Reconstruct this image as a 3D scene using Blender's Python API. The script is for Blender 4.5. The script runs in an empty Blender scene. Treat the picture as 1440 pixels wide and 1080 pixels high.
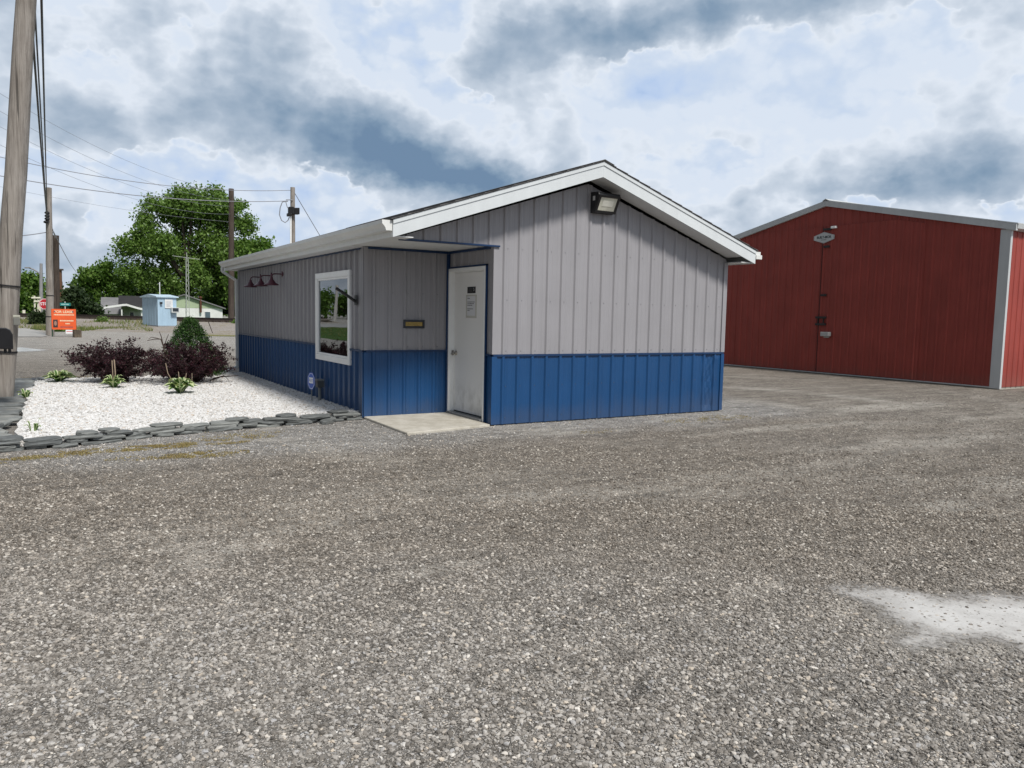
import bpy, bmesh, math, random
import numpy as np
from mathutils import Vector, Matrix, noise as mnoise
random.seed(7); RNG = np.random.default_rng(11)
R_ = math.radians
scene = bpy.context.scene
COL = scene.collection

# ------------------------------------------------------------------ camera
CAM = Vector((-3.6871, -8.7255, 1.4590)); YAW, PITCH, ROLL, FPX = 0.54288, -0.08918, 0.01982, 1076.4
def cam_axes():
    cy, sy, cp, sp = math.cos(YAW), math.sin(YAW), math.cos(PITCH), math.sin(PITCH)
    f = Vector((sy*cp, cy*cp, sp)); r = Vector((cy, -sy, 0)); u = r.cross(f)
    c, s = math.cos(ROLL), math.sin(ROLL)
    return c*r + s*u, -s*r + c*u, f
CR, CU, CF = cam_axes()
cd = bpy.data.cameras.new('camera'); cam = bpy.data.objects.new('camera', cd); COL.objects.link(cam)
cam.matrix_world = Matrix(((CR.x, CU.x, -CF.x, CAM.x), (CR.y, CU.y, -CF.y, CAM.y), (CR.z, CU.z, -CF.z, CAM.z), (0, 0, 0, 1)))
cd.sensor_fit = 'HORIZONTAL'; cd.sensor_width = 36; cd.lens = 36*FPX/1440; cd.clip_start = .05; cd.clip_end = 4000
scene.camera = cam
def direction(px, py): return CF + (px-720)/FPX*CR - (py-540)/FPX*CU
def at(px, py, D):                       # point seen there, D metres away along the ground
    v = direction(px, py); return CAM + v*(D/math.hypot(v.x, v.y))
def ground_at(px, py, z=0.0):
    v = direction(px, py); return CAM + v*((z-CAM.z)/v.z)

# ------------------------------------------------------------------ node helpers
class S:
    """a node socket with arithmetic"""
    def __init__(s, t, k): s.t, s.k = t, k
    def _m(s, op, *a, clamp=False):
        n = s.t.nodes.new('ShaderNodeMath'); n.operation = op; n.use_clamp = clamp
        for i, v in enumerate((s,)+a):
            if isinstance(v, S): s.t.links.new(v.k, n.inputs[i])
            else: n.inputs[i].default_value = v
        return S(s.t, n.outputs[0])
    def __add__(s, o): return s._m('ADD', o)
    __radd__ = __add__
    def __mul__(s, o): return s._m('MULTIPLY', o)
    __rmul__ = __mul__
    def __sub__(s, o): return s._m('SUBTRACT', o)
    def __rsub__(s, o): return (s*-1)+o
    def __truediv__(s, o): return s._m('DIVIDE', o)
    def clamp(s): return s._m('ADD', 0.0, clamp=True)
    def step(s, a, b):                   # smoothstep
        n = s.t.nodes.new('ShaderNodeMapRange'); n.interpolation_type = 'SMOOTHSTEP'
        s.t.links.new(s.k, n.inputs['Value']); n.inputs['From Min'].default_value = a; n.inputs['From Max'].default_value = b
        return S(s.t, n.outputs['Result'])
def link(t, a, sock):
    if isinstance(a, S): t.links.new(a.k, sock)
    else:
        if isinstance(a, (tuple, list)) and len(a) == 3 and sock.type == 'RGBA': a = (*a, 1)
        sock.default_value = a
def mix(t, f, a, b, mode='MIX'):
    n = t.nodes.new('ShaderNodeMix'); n.data_type = 'RGBA'; n.blend_type = mode
    link(t, f, n.inputs[0]); link(t, a, n.inputs[6]); link(t, b, n.inputs[7])
    return S(t, n.outputs[2])
def noise(t, vec, scale, detail=4, rough=.55, dist=0.0, out='Fac'):
    n = t.nodes.new('ShaderNodeTexNoise'); n.inputs['Scale'].default_value = scale; n.inputs['Detail'].default_value = detail
    n.inputs['Roughness'].default_value = rough; n.inputs['Distortion'].default_value = dist
    if vec is not None: t.links.new(vec.k, n.inputs['Vector'])
    return S(t, n.outputs[out])
def voronoi(t, vec, scale, feature='F1', out='Distance', rand=1.0):
    n = t.nodes.new('ShaderNodeTexVoronoi'); n.feature = feature; n.inputs['Scale'].default_value = scale
    n.inputs['Randomness'].default_value = rand
    t.links.new(vec.k, n.inputs['Vector']); return S(t, n.outputs[out])
def ramp(t, f, stops):
    n = t.nodes.new('ShaderNodeValToRGB'); e = n.color_ramp.elements
    while len(e) < len(stops): e.new(.5)
    for i, (p, c) in enumerate(stops):
        e[i].position = p; e[i].color = (*c, 1) if len(c) == 3 else c
    t.links.new(f.k, n.inputs[0]); return S(t, n.outputs[0])
def geo(t, out='Position'):
    return S(t, t.nodes.new('ShaderNodeNewGeometry').outputs[out])
def texco(t, out='Object'):
    return S(t, t.nodes.new('ShaderNodeTexCoord').outputs[out])
def mapping(t, v, scale=(1, 1, 1), rot=(0, 0, 0), loc=(0, 0, 0)):
    n = t.nodes.new('ShaderNodeMapping'); n.inputs['Scale'].default_value = scale; n.inputs['Rotation'].default_value = rot
    n.inputs['Location'].default_value = loc
    t.links.new(v.k, n.inputs['Vector']); return S(t, n.outputs[0])
def sep(t, v):
    n = t.nodes.new('ShaderNodeSeparateXYZ'); t.links.new(v.k, n.inputs[0]); return [S(t, n.outputs[i]) for i in range(3)]
def comb(t, x, y, z):
    n = t.nodes.new('ShaderNodeCombineXYZ')
    for i, v in enumerate((x, y, z)): link(t, v, n.inputs[i])
    return S(t, n.outputs[0])
def bump(t, h, strength=.5, dist=.01):
    n = t.nodes.new('ShaderNodeBump'); n.inputs['Strength'].default_value = strength; n.inputs['Distance'].default_value = dist
    t.links.new(h.k, n.inputs['Height']); return S(t, n.outputs[0])
def new_mat(name, color=(.5, .5, .5), rough=.6, metal=0.0, spec=.5):
    m = bpy.data.materials.new(name); m.use_nodes = True
    b = m.node_tree.nodes['Principled BSDF']
    b.inputs['Base Color'].default_value = (*color, 1); b.inputs['Roughness'].default_value = rough
    b.inputs['Metallic'].default_value = metal; b.inputs['Specular IOR Level'].default_value = spec
    return m, m.node_tree, b
def plain(name, color, rough=.6, metal=0.0, vary=.12, scale=6.0, spec=.5, bumpy=0.0, stretch=(1, 1, 1)):
    """a surface of one paint or stuff with faint dirt and unevenness"""
    m, t, b = new_mat(name, color, rough, metal, spec)
    v = mapping(t, texco(t), stretch)
    n = noise(t, v, scale, 5, .6)
    n2 = noise(t, v, scale*.23, 3, .5)
    lo = tuple(c*(1-vary*1.6) for c in color); hi = tuple(min(1, c*(1+vary)) for c in color)
    c = mix(t, (n*.6+n2*.6-.1).step(.25, .8), lo, hi)
    link(t, c, b.inputs['Base Color'])
    link(t, n*.25+(rough-.12), b.inputs['Roughness'])
    if bumpy: link(t, bump(t, n, bumpy, .01), b.inputs['Normal'])
    return m

# ------------------------------------------------------------------ mesh helpers
def tag(o, label=None, cat=None, group=None, kind=None):
    if label: o['label'] = label
    if cat: o['category'] = cat
    if group: o['group'] = group
    if kind: o['kind'] = kind
    return o
def mesh_np(name, V, F, mat, parent=None, smooth=False, mats=None, fm=None):
    """mesh from numpy arrays: V (n,3), F (m,k)"""
    me = bpy.data.meshes.new(name)
    V = np.asarray(V, np.float32); F = np.asarray(F, np.int32); k = F.shape[1]
    me.vertices.add(len(V)); me.vertices.foreach_set('co', V.ravel())
    me.loops.add(F.size); me.loops.foreach_set('vertex_index', F.ravel())
    me.polygons.add(len(F)); me.polygons.foreach_set('loop_start', np.arange(0, F.size, k, dtype=np.int32))
    me.polygons.foreach_set('loop_total', np.full(len(F), k, np.int32))
    for x in (mats or [mat]): me.materials.append(x)
    if fm is not None: me.polygons.foreach_set('material_index', np.asarray(fm, np.int32))
    if smooth: me.polygons.foreach_set('use_smooth', np.ones(len(F), bool))
    me.update(calc_edges=True); me.validate()
    o = bpy.data.objects.new(name, me); COL.objects.link(o); o.parent = parent
    return o
class MB:
    """collects shapes that become ONE mesh object"""
    def __init__(s): s.v = []; s.f = []; s.sm = []; s.mi = []
    def add(s, vs, fs, smooth=False, mi=0):
        b = len(s.v); s.v += [tuple(v) for v in vs]
        for f in fs: s.f.append([b+i for i in f]); s.sm.append(smooth); s.mi.append(mi)
        return s
    def box(s, a, b, mi=0):
        (x0, y0, z0), (x1, y1, z1) = a, b
        vs = [(x0, y0, z0), (x1, y0, z0), (x1, y1, z0), (x0, y1, z0), (x0, y0, z1), (x1, y0, z1), (x1, y1, z1), (x0, y1, z1)]
        return s.add(vs, [(0, 3, 2, 1), (4, 5, 6, 7), (0, 1, 5, 4), (1, 2, 6, 5), (2, 3, 7, 6), (3, 0, 4, 7)], mi=mi)
    def obox(s, c, ax, ay, az, mi=0):    # oriented box: centre and three half vectors
        c, ax, ay, az = map(Vector, (c, ax, ay, az))
        vs = [c+i*ax+j*ay+k*az for k in (-1, 1) for j in (-1, 1) for i in (-1, 1)]
        return s.add(vs, [(0, 2, 3, 1), (4, 5, 7, 6), (0, 1, 5, 4), (1, 3, 7, 5), (3, 2, 6, 7), (2, 0, 4, 6)], mi=mi)
    def prism(s, poly, d, mi=0):         # polygon swept along vector d
        n = len(poly); d = Vector(d); poly = [Vector(p) for p in poly]
        vs = poly + [p+d for p in poly]
        fs = [tuple(range(n))[::-1], tuple(range(n, 2*n))] + [(i, (i+1) % n, n+(i+1) % n, n+i) for i in range(n)]
        return s.add(vs, fs, mi=mi)
    def tube(s, pts, r, n=8, caps=True, mi=0):
        pts = [Vector(p) for p in pts]; m = len(pts); rr = r if isinstance(r, (list, tuple)) else [r]*m
        vs = []; up = None
        for i, p in enumerate(pts):
            d = (pts[min(i+1, m-1)] - pts[max(i-1, 0)]).normalized()
            if up is None: up = d.orthogonal().normalized()
            else:
                up = up - d*up.dot(d)
                up = up.normalized() if up.length > 1e-6 else d.orthogonal().normalized()
            w = d.cross(up)
            for k in range(n):
                a = 2*math.pi*k/n; vs.append(p + (up*math.cos(a) + w*math.sin(a))*rr[i])
        fs = [(i*n+k, i*n+(k+1) % n, (i+1)*n+(k+1) % n, (i+1)*n+k) for i in range(m-1) for k in range(n)]
        s.add(vs, fs, True, mi)
        if caps:
            s.add(vs[:n], [tuple(range(n))[::-1]], mi=mi); s.add(vs[-n:], [tuple(range(n))], mi=mi)
        return s
    def lathe(s, prof, c=(0, 0, 0), n=24, mi=0):   # (radius, z) profile about a vertical axis
        c = Vector(c); vs = [c+Vector((r*math.cos(2*math.pi*k/n), r*math.sin(2*math.pi*k/n), z)) for r, z in prof for k in range(n)]
        fs = [(i*n+k, i*n+(k+1) % n, (i+1)*n+(k+1) % n, (i+1)*n+k) for i in range(len(prof)-1) for k in range(n)]
        return s.add(vs, fs, True, mi)
    def build(s, name, mat, parent=None, bevel=0.0, mats=None):
        me = bpy.data.meshes.new(name); me.from_pydata(s.v, [], s.f)
        for x in (mats or [mat]): me.materials.append(x)
        for p, sm, mi in zip(me.polygons, s.sm, s.mi): p.use_smooth = sm; p.material_index = mi
        me.update()
        o = bpy.data.objects.new(name, me); COL.objects.link(o); o.parent = parent
        if bevel:
            b = o.modifiers.new('bevel', 'BEVEL'); b.width = bevel; b.segments = 2; b.limit_method = 'ANGLE'; b.angle_limit = R_(40)
        return o
def empty(name, loc, label, cat, group=None, rz=0.0):
    o = bpy.data.objects.new(name, None); COL.objects.link(o); o.location = loc; o.rotation_euler[2] = rz
    o.empty_display_size = .2
    return tag(o, label, cat, group)
def local(o, root):                      # parent a mesh made in world coordinates under a thing
    o.parent = root
    root_m = Matrix.LocRotScale(root.location, root.rotation_euler, root.scale)
    o.matrix_parent_inverse = root_m.inverted(); return o
def lettering(name, body, size, mat, M, parent=None, extrude=.0015, spacing=1.0, xs=1.0, off=0.0):
    c = bpy.data.curves.new(name, 'FONT'); c.body = body; c.size = size; c.align_x = 'CENTER'; c.align_y = 'CENTER'
    c.extrude = extrude; c.space_character = spacing; c.offset = off
    tmp = bpy.data.objects.new(name+'_tmp', c); COL.objects.link(tmp); bpy.context.view_layer.update()
    me = bpy.data.meshes.new_from_object(tmp.evaluated_get(bpy.context.evaluated_depsgraph_get()))
    bpy.data.objects.remove(tmp); me.name = name; me.transform(M @ Matrix.Diagonal((xs, 1, 1, 1)))
    me.materials.clear(); me.materials.append(mat)
    o = bpy.data.objects.new(name, me); COL.objects.link(o)
    if parent: local(o, parent)
    return o
def frame_matrix(o, x, y):               # matrix whose X and Y axes are the given ones
    x = Vector(x).normalized(); y = Vector(y).normalized(); z = x.cross(y)
    return Matrix(((x.x, y.x, z.x, o[0]), (x.y, y.y, z.y, o[1]), (x.z, y.z, z.z, o[2]), (0, 0, 0, 1)))

# ------------------------------------------------------------------ sky, sun
SUN_DIR = Vector((.05, -.62, .80)).normalized()
SUN_EL = math.asin(SUN_DIR.z); SUN_ROT = math.atan2(SUN_DIR.x, SUN_DIR.y)
def make_sky():
    w = bpy.data.worlds.new('World'); scene.world = w; w.use_nodes = True
    t = w.node_tree; bg = t.nodes['Background']; bg.inputs['Strength'].default_value = .1
    st = t.nodes.new('ShaderNodeTexSky'); st.sky_type = 'NISHITA'; st.sun_disc = False
    st.sun_elevation = SUN_EL; st.sun_rotation = SUN_ROT; st.dust_density = 2.0; st.ozone_density = 1.5
    d = texco(t, 'Generated'); x, y, z = sep(t, d)
    az = x._m('ARCTAN2', y); el = z._m('ARCSINE')
    def thickness(up_):                                       # how thick the cloud is in a direction, a little higher for up_ > 0
        e2 = el + up_
        A = comb(t, az, e2*1.35, 0.0)
        w1 = noise(t, A, 5.0, 5, .6); w2 = noise(t, mapping(t, A, loc=(7, 3, 2)), 5.0, 5, .6)
        w3 = noise(t, mapping(t, A, loc=(1, 9, 5)), 19.0, 4, .6); w4 = noise(t, mapping(t, A, loc=(4, 2, 8)), 19.0, 4, .6)
        dx = (w1-.5)*.12 + (w3-.5)*.05; dy = (w2-.5)*.08 + (w4-.5)*.045
        azw, elw = az+dx, e2+dy
        def blob(px, py, rx, ry, rot=0.0, k=1.0):
            v = direction(px, py).normalized(); a0 = math.atan2(v.x, v.y); e0 = math.asin(v.z)
            c, s = math.cos(R_(rot)), math.sin(R_(rot))
            u = (azw-a0)*math.cos(e0); q = elw-e0
            p = (u*c - q*s)*(FPX/rx); r = (u*s + q*c)*(FPX/ry)
            return ((p*p + r*r)*-1.0)._m('EXPONENT')*k
        b = None
        for a in SKY_BLOBS:
            e = blob(*a); b = e if b is None else b+e
        B = comb(t, az+dx*.5, (e2+dy*.5)*1.35, 0.0)
        n4 = noise(t, mapping(t, A, loc=(2, 6, 1)), 8.0, 5, .58); n5 = noise(t, mapping(t, A, scale=(1, 1.5, 1), loc=(8, 1, 4)), 3.6, 5, .55)
        p1 = voronoi(t, mapping(t, B, scale=(1, 1.25, 1)), 11.0, 'F1'); p2 = voronoi(t, mapping(t, B, loc=(3, 1, 0)), 27.0, 'F1'); p3 = voronoi(t, mapping(t, B, loc=(1, 5, 0)), 60.0, 'F1')
        calm = 1 - blob(1080, 110, 330, 100, -4, .45)
        return .455 - b*.78 + ((n4-.5)*.80 + (n5-.5)*.75 + (.42-p1)*.20 + (.42-p2)*.20 + (.42-p3)*.10)*calm
    th = thickness(0.0); lit = th - thickness(.020)              # tops catch the light, undersides stay grey
    body = (th - lit*.8)._m('MAXIMUM', .34)
    th = mix(t, th.step(.28, .36), comb(t, th, th, th), comb(t, body, body, body)); th = sep(t, th)[0]
    cloud = ramp(t, th, [(0.0, (.31, .43, .65)), (.14, (.41, .51, .68)), (.25, (.48, .56, .68)), (.33, (.55, .615, .71)), (.39, (.60, .65, .72)), (.48, (.47, .53, .61)), (.62, (.33, .40, .49)), (.84, (.19, .27, .37)), (1.0, (.13, .205, .31))])
    # dimming added to out-of-view sky, west and overhead, to cut fill on walls
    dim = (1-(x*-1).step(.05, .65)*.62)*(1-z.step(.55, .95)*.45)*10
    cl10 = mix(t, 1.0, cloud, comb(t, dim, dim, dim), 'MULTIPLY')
    hole = (th*-1.0).step(-.10, .06)*.5                          # thin gaps let the blue through
    up = z.step(-.02, .02)
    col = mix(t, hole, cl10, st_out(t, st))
    col = mix(t, up, (2.2, 2.1, 1.9), col)                    # below the horizon: ground-coloured light
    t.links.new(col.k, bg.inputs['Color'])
    L = bpy.data.lights.new('sun', 'SUN'); L.energy = 3.3; L.angle = R_(10); L.color = (1.0, .955, .89)
    o = bpy.data.objects.new('sun', L); COL.objects.link(o); o.rotation_euler = SUN_DIR.to_track_quat('Z', 'Y').to_euler()
    o.location = (0, 0, 30)
def st_out(t, st): return S(t, st.outputs[0])
SKY_BLOBS = [  # px, py, half width, half height, tilt, brightness
    (400, 105, 260, 60, 12, -.16), (440, 150, 210, 46, 14, -.34), (600, 222, 150, 40, 10, -.62), (330, 165, 110, 26, 16, -.20), (520, 205, 120, 30, 14, -.25), (690, 240, 70, 22, 8, -.2),
    (800, 20, 95, 42, -8, -.50), (1050, 0, 190, 26, -4, -.48), (690, 62, 60, 45, 10, -.25), (740, 110, 90, 50, 25, -.10),
    (1400, 225, 150, 40, 0, -.32), (1240, 235, 160, 26, 3, -.22), (1160, 245, 120, 14, 0, -.10), (880, 190, 150, 18, 4, -.10),
    (120, 160, 120, 22, 14, -.20), (60, 345, 140, 40, 0, -.28), (90, 300, 60, 14, 0, .22),
    (150, 55, 110, 60, 22, .22), (290, 60, 140, 40, 10, .12), (650, 165, 120, 36, 24, .22), (480, 232, 120, 18, 6, .30), (640, 265, 140, 20, 5, .1),
    (1080, 105, 280, 70, -3, .22), (1010, 215, 110, 24, 5, .18), (1330, 165, 140, 26, -8, .14), (1100, 285, 70, 20, 0, .16), (1420, 305, 50, 20, 0, .2),
    (720, 190, 60, 26, 5, .16), (250, 250, 200, 26, 8, .16), (70, 200, 120, 14, 12, -.10), (900, 120, 120, 30, 0, .1)]
make_sky()
scene.view_settings.view_transform = 'Standard'; scene.view_settings.look = 'None'
scene.view_settings.exposure = .33; scene.view_settings.gamma = 1
scene.cycles.use_denoising = True
scene.cycles.max_bounces = 6; scene.cycles.transparent_max_bounces = 12

# ------------------------------------------------------------------ the building's numbers
W, RX, DY, LY, HB, HS = 5.4855, 1.273, 1.303, 9.369, .94, 2.356

# ------------------------------------------------------------------ ground
FWD = Vector((CF.x, CF.y, 0)).normalized()
def gravel_zones(t, pos):
    """how much fresh grey stone (0..1) lies over the brown packed gravel, by place on the lot"""
    x, y, z = sep(t, pos)
    big = noise(t, pos, .35, 5, .6); mid = noise(t, mapping(t, pos, loc=(5, 5, 0)), 1.3, 4, .6)
    s = (x-CAM.x)*FWD.x + (y-CAM.y)*FWD.y
    near = (s + (big-.5)*4.4 + (mid-.5)*2.2)._m('MULTIPLY', -1.0).step(-5.4, -2.6)*.48
    gable = (y + (mid-.5)*1.0 + (big-.5)*1.0).step(-1.5, -.35)*(x.step(-6, -2.5))*((x*-1).step(-8.0, -6.2))*((y*-1).step(-9, -1.2))
    far = y.step(14, 26)*.75
    return (near._m('MAXIMUM', gable*.85)._m('MAXIMUM', far) + (big-.5)*.5).clamp(), big, mid
def gravel_base(t, pos, rnd, zone):
    brown = ramp(t, rnd, [(0, (.090, .077, .063)), (.3, (.190, .166, .140)), (.62, (.285, .254, .218)), (.88, (.395, .36, .315)), (1, (.58, .55, .50))])
    grey = ramp(t, rnd, [(0, (.13, .125, .118)), (.25, (.28, .27, .255)), (.6, (.41, .40, .385)), (.80, (.53, .525, .51)), (.88, (.36, .39, .44)), (.94, (.50, .40, .29)), (1, (.70, .69, .67))])
    return mix(t, zone, brown, grey)
def ground_material():
    m, t, b = new_mat('packed_gravel', rough=.9, spec=.25)
    pos = geo(t)
    zone, big, mid = gravel_zones(t, pos)
    flat = mapping(t, pos, scale=(1, 1, 0))
    nz = noise(t, flat, 14, 3, .6, out='Color')
    warped = S(t, t.nodes.new('ShaderNodeVectorMath').outputs[0]); vm = warped.k.node; vm.operation = 'MULTIPLY_ADD'
    t.links.new(nz.k, vm.inputs[0]); vm.inputs[1].default_value = (.03, .03, 0); t.links.new(flat.k, vm.inputs[2])
    v1 = voronoi(t, warped, 62, out='Color'); r1 = sep(t, v1)[0]
    e1 = voronoi(t, warped, 62, 'DISTANCE_TO_EDGE')
    v2 = voronoi(t, warped, 140, out='Color'); r2 = sep(t, v2)[1]
    e2 = voronoi(t, warped, 140, 'DISTANCE_TO_EDGE')
    pick = noise(t, flat, 9, 3).step(.48, .56)
    rnd = r1*pick + r2*(1-pick); edge = e1.step(0, .10)*pick + e2.step(0, .12)*(1-pick)
    c = gravel_base(t, pos, rnd, zone)
    c = mix(t, edge*.75+.25, (.075, .066, .055), c)
    # silt: pale dried dust in low spots and old tyre tracks
    x, y, z = sep(t, pos)
    trk = noise(t, mapping(t, pos, scale=(.16, .9, 1), rot=(0, 0, R_(-20))), 1.0, 4, .55)
    silt = (big*.5+mid*.25+trk*.5)
    sf = silt.step(.66, .80)*.55
    for (cx, cy, rx, ry) in SILT:
        q = (((x-cx)/rx)*((x-cx)/rx) + ((y-cy)/ry)*((y-cy)/ry)) + (mid-.5)*1.6 + (noise(t, flat, 6, 4)-.5)*.9
        sf = sf._m('MAXIMUM', q._m('MULTIPLY', -1.0).step(-1.0, -.25)*.85)
    for (cx, cy, rad, wd, k) in TRACKS:                      # pale curved wheel tracks
        q = ((x-cx)*(x-cx)+(y-cy)*(y-cy))._m('SQRT') - rad + (mid-.5)*.5
        sf = sf._m('MAXIMUM', q._m('ABSOLUTE')._m('MULTIPLY', -1.0).step(-wd, -wd*.15)*k*(trk.step(.36, .62)))
    sf = sf._m('MAXIMUM', y.step(11, 19)*.42)*(.55+.45*noise(t, flat, 30, 3))
    c = mix(t, sf, c, (.40, .375, .335))
    wet = (big*.6 + trk*.6).step(.70, .80)*.0 + (1-silt).step(.52, .70)*.35
    c = mix(t, wet, c, mix(t, 1.0, c, (.55, .52, .50), 'MULTIPLY'))
    # coarser mottling: clumps of bigger stone, damp hollows, wheel streaks that still read far off
    m1 = noise(t, flat, 16, 4, .7); m2 = noise(t, flat, 4.5, 5, .68); m3 = noise(t, mapping(t, flat, scale=(.5, 2.6, 1), rot=(0, 0, R_(-14))), 1.5, 5, .65)
    k = (m1-.5)*1.5 + (m2-.5)*1.3 + (m3-.5)*1.5
    gain = (k+1)._m('MAXIMUM', .45)
    c = mix(t, 1.0, c, comb(t, gain, gain, gain), 'MULTIPLY')
    link(t, c, b.inputs['Base Color'])
    h = e1.step(0, .22)*pick + e2.step(0, .25)*(1-pick)*.5 + noise(t, flat, 3, 4)*1.2
    link(t, bump(t, h, .8, .012), b.inputs['Normal'])
    return m
SILT = []
for _px, _py, _rx, _ry in [(262, 796, .30, .17), (235, 770, .35, .14), (330, 772, .35, .12), (430, 742, .5, .14), (1405, 678, .6, .3), (1330, 712, .5, .2), (1060, 830, .35, .12), (1250, 572, 2.0, .5), (1120, 600, 2.2, .25), (700, 700, .5, .15), (620, 800, .4, .1), (1300, 870, .75, .5)]:
    _p = ground_at(_px, _py); SILT.append((_p.x, _p.y, _rx, _ry))
def circle3(a, b, c):
    ax, ay, bx, by, cx, cy = a.x, a.y, b.x, b.y, c.x, c.y; d = 2*(ax*(by-cy)+bx*(cy-ay)+cx*(ay-by))
    ux = ((ax*ax+ay*ay)*(by-cy)+(bx*bx+by*by)*(cy-ay)+(cx*cx+cy*cy)*(ay-by))/d
    uy = ((ax*ax+ay*ay)*(cx-bx)+(bx*bx+by*by)*(ax-cx)+(cx*cx+cy*cy)*(bx-ax))/d
    return ux, uy, math.hypot(ax-ux, ay-uy)
TRACKS = []
for P3_, wd, k in ((((1035, 545), (1250, 566), (1330, 620)), .5, .85), (((1020, 560), (1180, 585), (1230, 640)), .4, .75), (((560, 690), (900, 665), (1440, 690)), .45, .55), (((300, 760), (700, 700), (1300, 712)), .4, .55), (((1030, 530), (1300, 548), (1438, 580)), .4, .5)):
    TRACKS.append((*circle3(*(ground_at(*q) for q in P3_)), wd, k))
M_ground = ground_material()
M_ground = ground_material()
g = MB().add([(-900, -900, 0), (900, -900, 0), (900, 900, 0), (-900, 900, 0)], [(0, 1, 2, 3)]).build('ground', M_ground)
tag(g, 'packed brown and grey gravel of the wide open lot', 'ground', kind='structure')

def wobble(poly, step=.25, amp=.08, seed=0):
    """a closed outline with an uneven natural edge"""
    r = random.Random(seed); out = []; n = len(poly)
    for i in range(n):
        a, b2 = Vector(poly[i]), Vector(poly[(i+1) % n]); k = max(1, int((b2-a).length/step))
        for j in range(k):
            p = a.lerp(b2, j/k); out.append((p.x+r.uniform(-amp, amp), p.y+r.uniform(-amp, amp)))
    return out
def sheet(name, poly, z, mat, label, cat, kind='structure', group=None):
    bm = bmesh.new(); bm.faces.new([bm.verts.new((x, y, z)) for x, y in poly]); bmesh.ops.triangulate(bm, faces=bm.faces[:])
    me = bpy.data.meshes.new(name); bm.to_mesh(me); bm.free(); me.materials.append(mat)
    if me.polygons and me.polygons[0].normal.z < 0: me.flip_normals()
    o = bpy.data.objects.new(name, me); COL.objects.link(o)
    return tag(o, label, cat, group, kind)

# puddle of milky rain water beside the camera
def puddle_material():
    m, t, b = new_mat('milky_water', (.50, .48, .44), .08, spec=.4)
    pos = geo(t); n = noise(t, pos, 2.2, 5, .6); n2 = noise(t, pos, 22, 4, .6)
    link(t, mix(t, n.step(.35, .65), (.36, .345, .32), (.50, .485, .455)), b.inputs['Base Color'])
    link(t, n2*.35+.02, b.inputs['Roughness'])
    link(t, bump(t, n2, .15, .004), b.inputs['Normal'])
    return m
M_puddle = puddle_material()
pud_px = [(1158, 826), (1200, 822), (1262, 826), (1310, 834), (1380, 832), (1450, 836), (1530, 842), (1560, 880), (1520, 915), (1440, 918), (1400, 908), (1372, 910), (1335, 918), (1300, 922), (1262, 915), (1240, 904), (1262, 884), (1235, 874), (1212, 858), (1186, 845)]
PUD = [(p.x, p.y) for p in (ground_at(*q) for q in pud_px)]
def seg_dist(p, poly):
    best = 9
    for i in range(len(poly)):
        a, b2 = Vector(poly[i-1]), Vector(poly[i]); d = b2-a; u = max(0, min(1, (Vector(p)-a).dot(d)/d.length_squared)); best = min(best, (Vector(p)-a-d*u).length)
    return best
def silt_puddle():
    xs, ys = [p[0] for p in PUD], [p[1] for p in PUD]; st = .03; x0, y0 = min(xs)-.3, min(ys)-.3; nx, ny = int((max(xs)+.3-x0)/st), int((max(ys)+.3-y0)/st)
    V = []; W_ = []
    for j in range(ny+1):
        for i in range(nx+1):
            p = (x0+i*st, y0+j*st); d = seg_dist(p, PUD)*(1 if inside(p, PUD) else -1); V.append((*p, .0055)); W_.append(max(0, min(1, 0.46+d/.46)))
    F = [(j*(nx+1)+i, j*(nx+1)+i+1, (j+1)*(nx+1)+i+1, (j+1)*(nx+1)+i) for j in range(ny) for i in range(nx) if max(W_[j*(nx+1)+i], W_[(j+1)*(nx+1)+i+1]) > .02]
    m, t, b = new_mat('drying_silt_water', rough=.3, spec=.45); pos = geo(t)
    at_ = t.nodes.new('ShaderNodeAttribute'); at_.attribute_name = 'wet'; wet = S(t, at_.outputs['Fac'])
    n1 = noise(t, pos, 3.2, 6, .62); n2 = noise(t, mapping(t, pos, scale=(1, 1, 1)), 24, 5, .7); n3 = noise(t, pos, 70, 3, .6)
    lvl = wet + (n1-.5)*.75 + (n2-.5)*.85 + (n3-.5)*.45
    link(t, lvl.step(.36, .80), b.inputs['Alpha'])
    c = mix(t, lvl.step(.5, 1.05), (.30, .28, .255), mix(t, n1.step(.35, .65), (.43, .42, .40), (.54, .53, .51)))
    c = mix(t, (n2*.6+n3*.5).step(.58, .70)*.7, c, (.20, .185, .165))
    link(t, c, b.inputs['Base Color']); link(t, n2*.5+.12, b.inputs['Roughness']); link(t, bump(t, n2*.6+n3*.4, .35, .006), b.inputs['Normal'])
    o = mesh_np('puddle', V, F, m); a = o.data.attributes.new('wet', 'FLOAT', 'POINT'); a.data.foreach_set('value', np.array(W_, np.float32))
    return tag(o, 'pale drying puddle of silt in the foreground gravel', 'puddle', kind='structure')
pp = [(p.x, p.y) for p in (ground_at(*q) for q in [(8, 490), (30, 488.5), (52, 491), (68, 492.5), (50, 494), (20, 495), (0, 495)])]
sheet('puddle', pp, .005, M_puddle, 'small bright puddle on the far gravel left of the flower bed', 'puddle')

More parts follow.
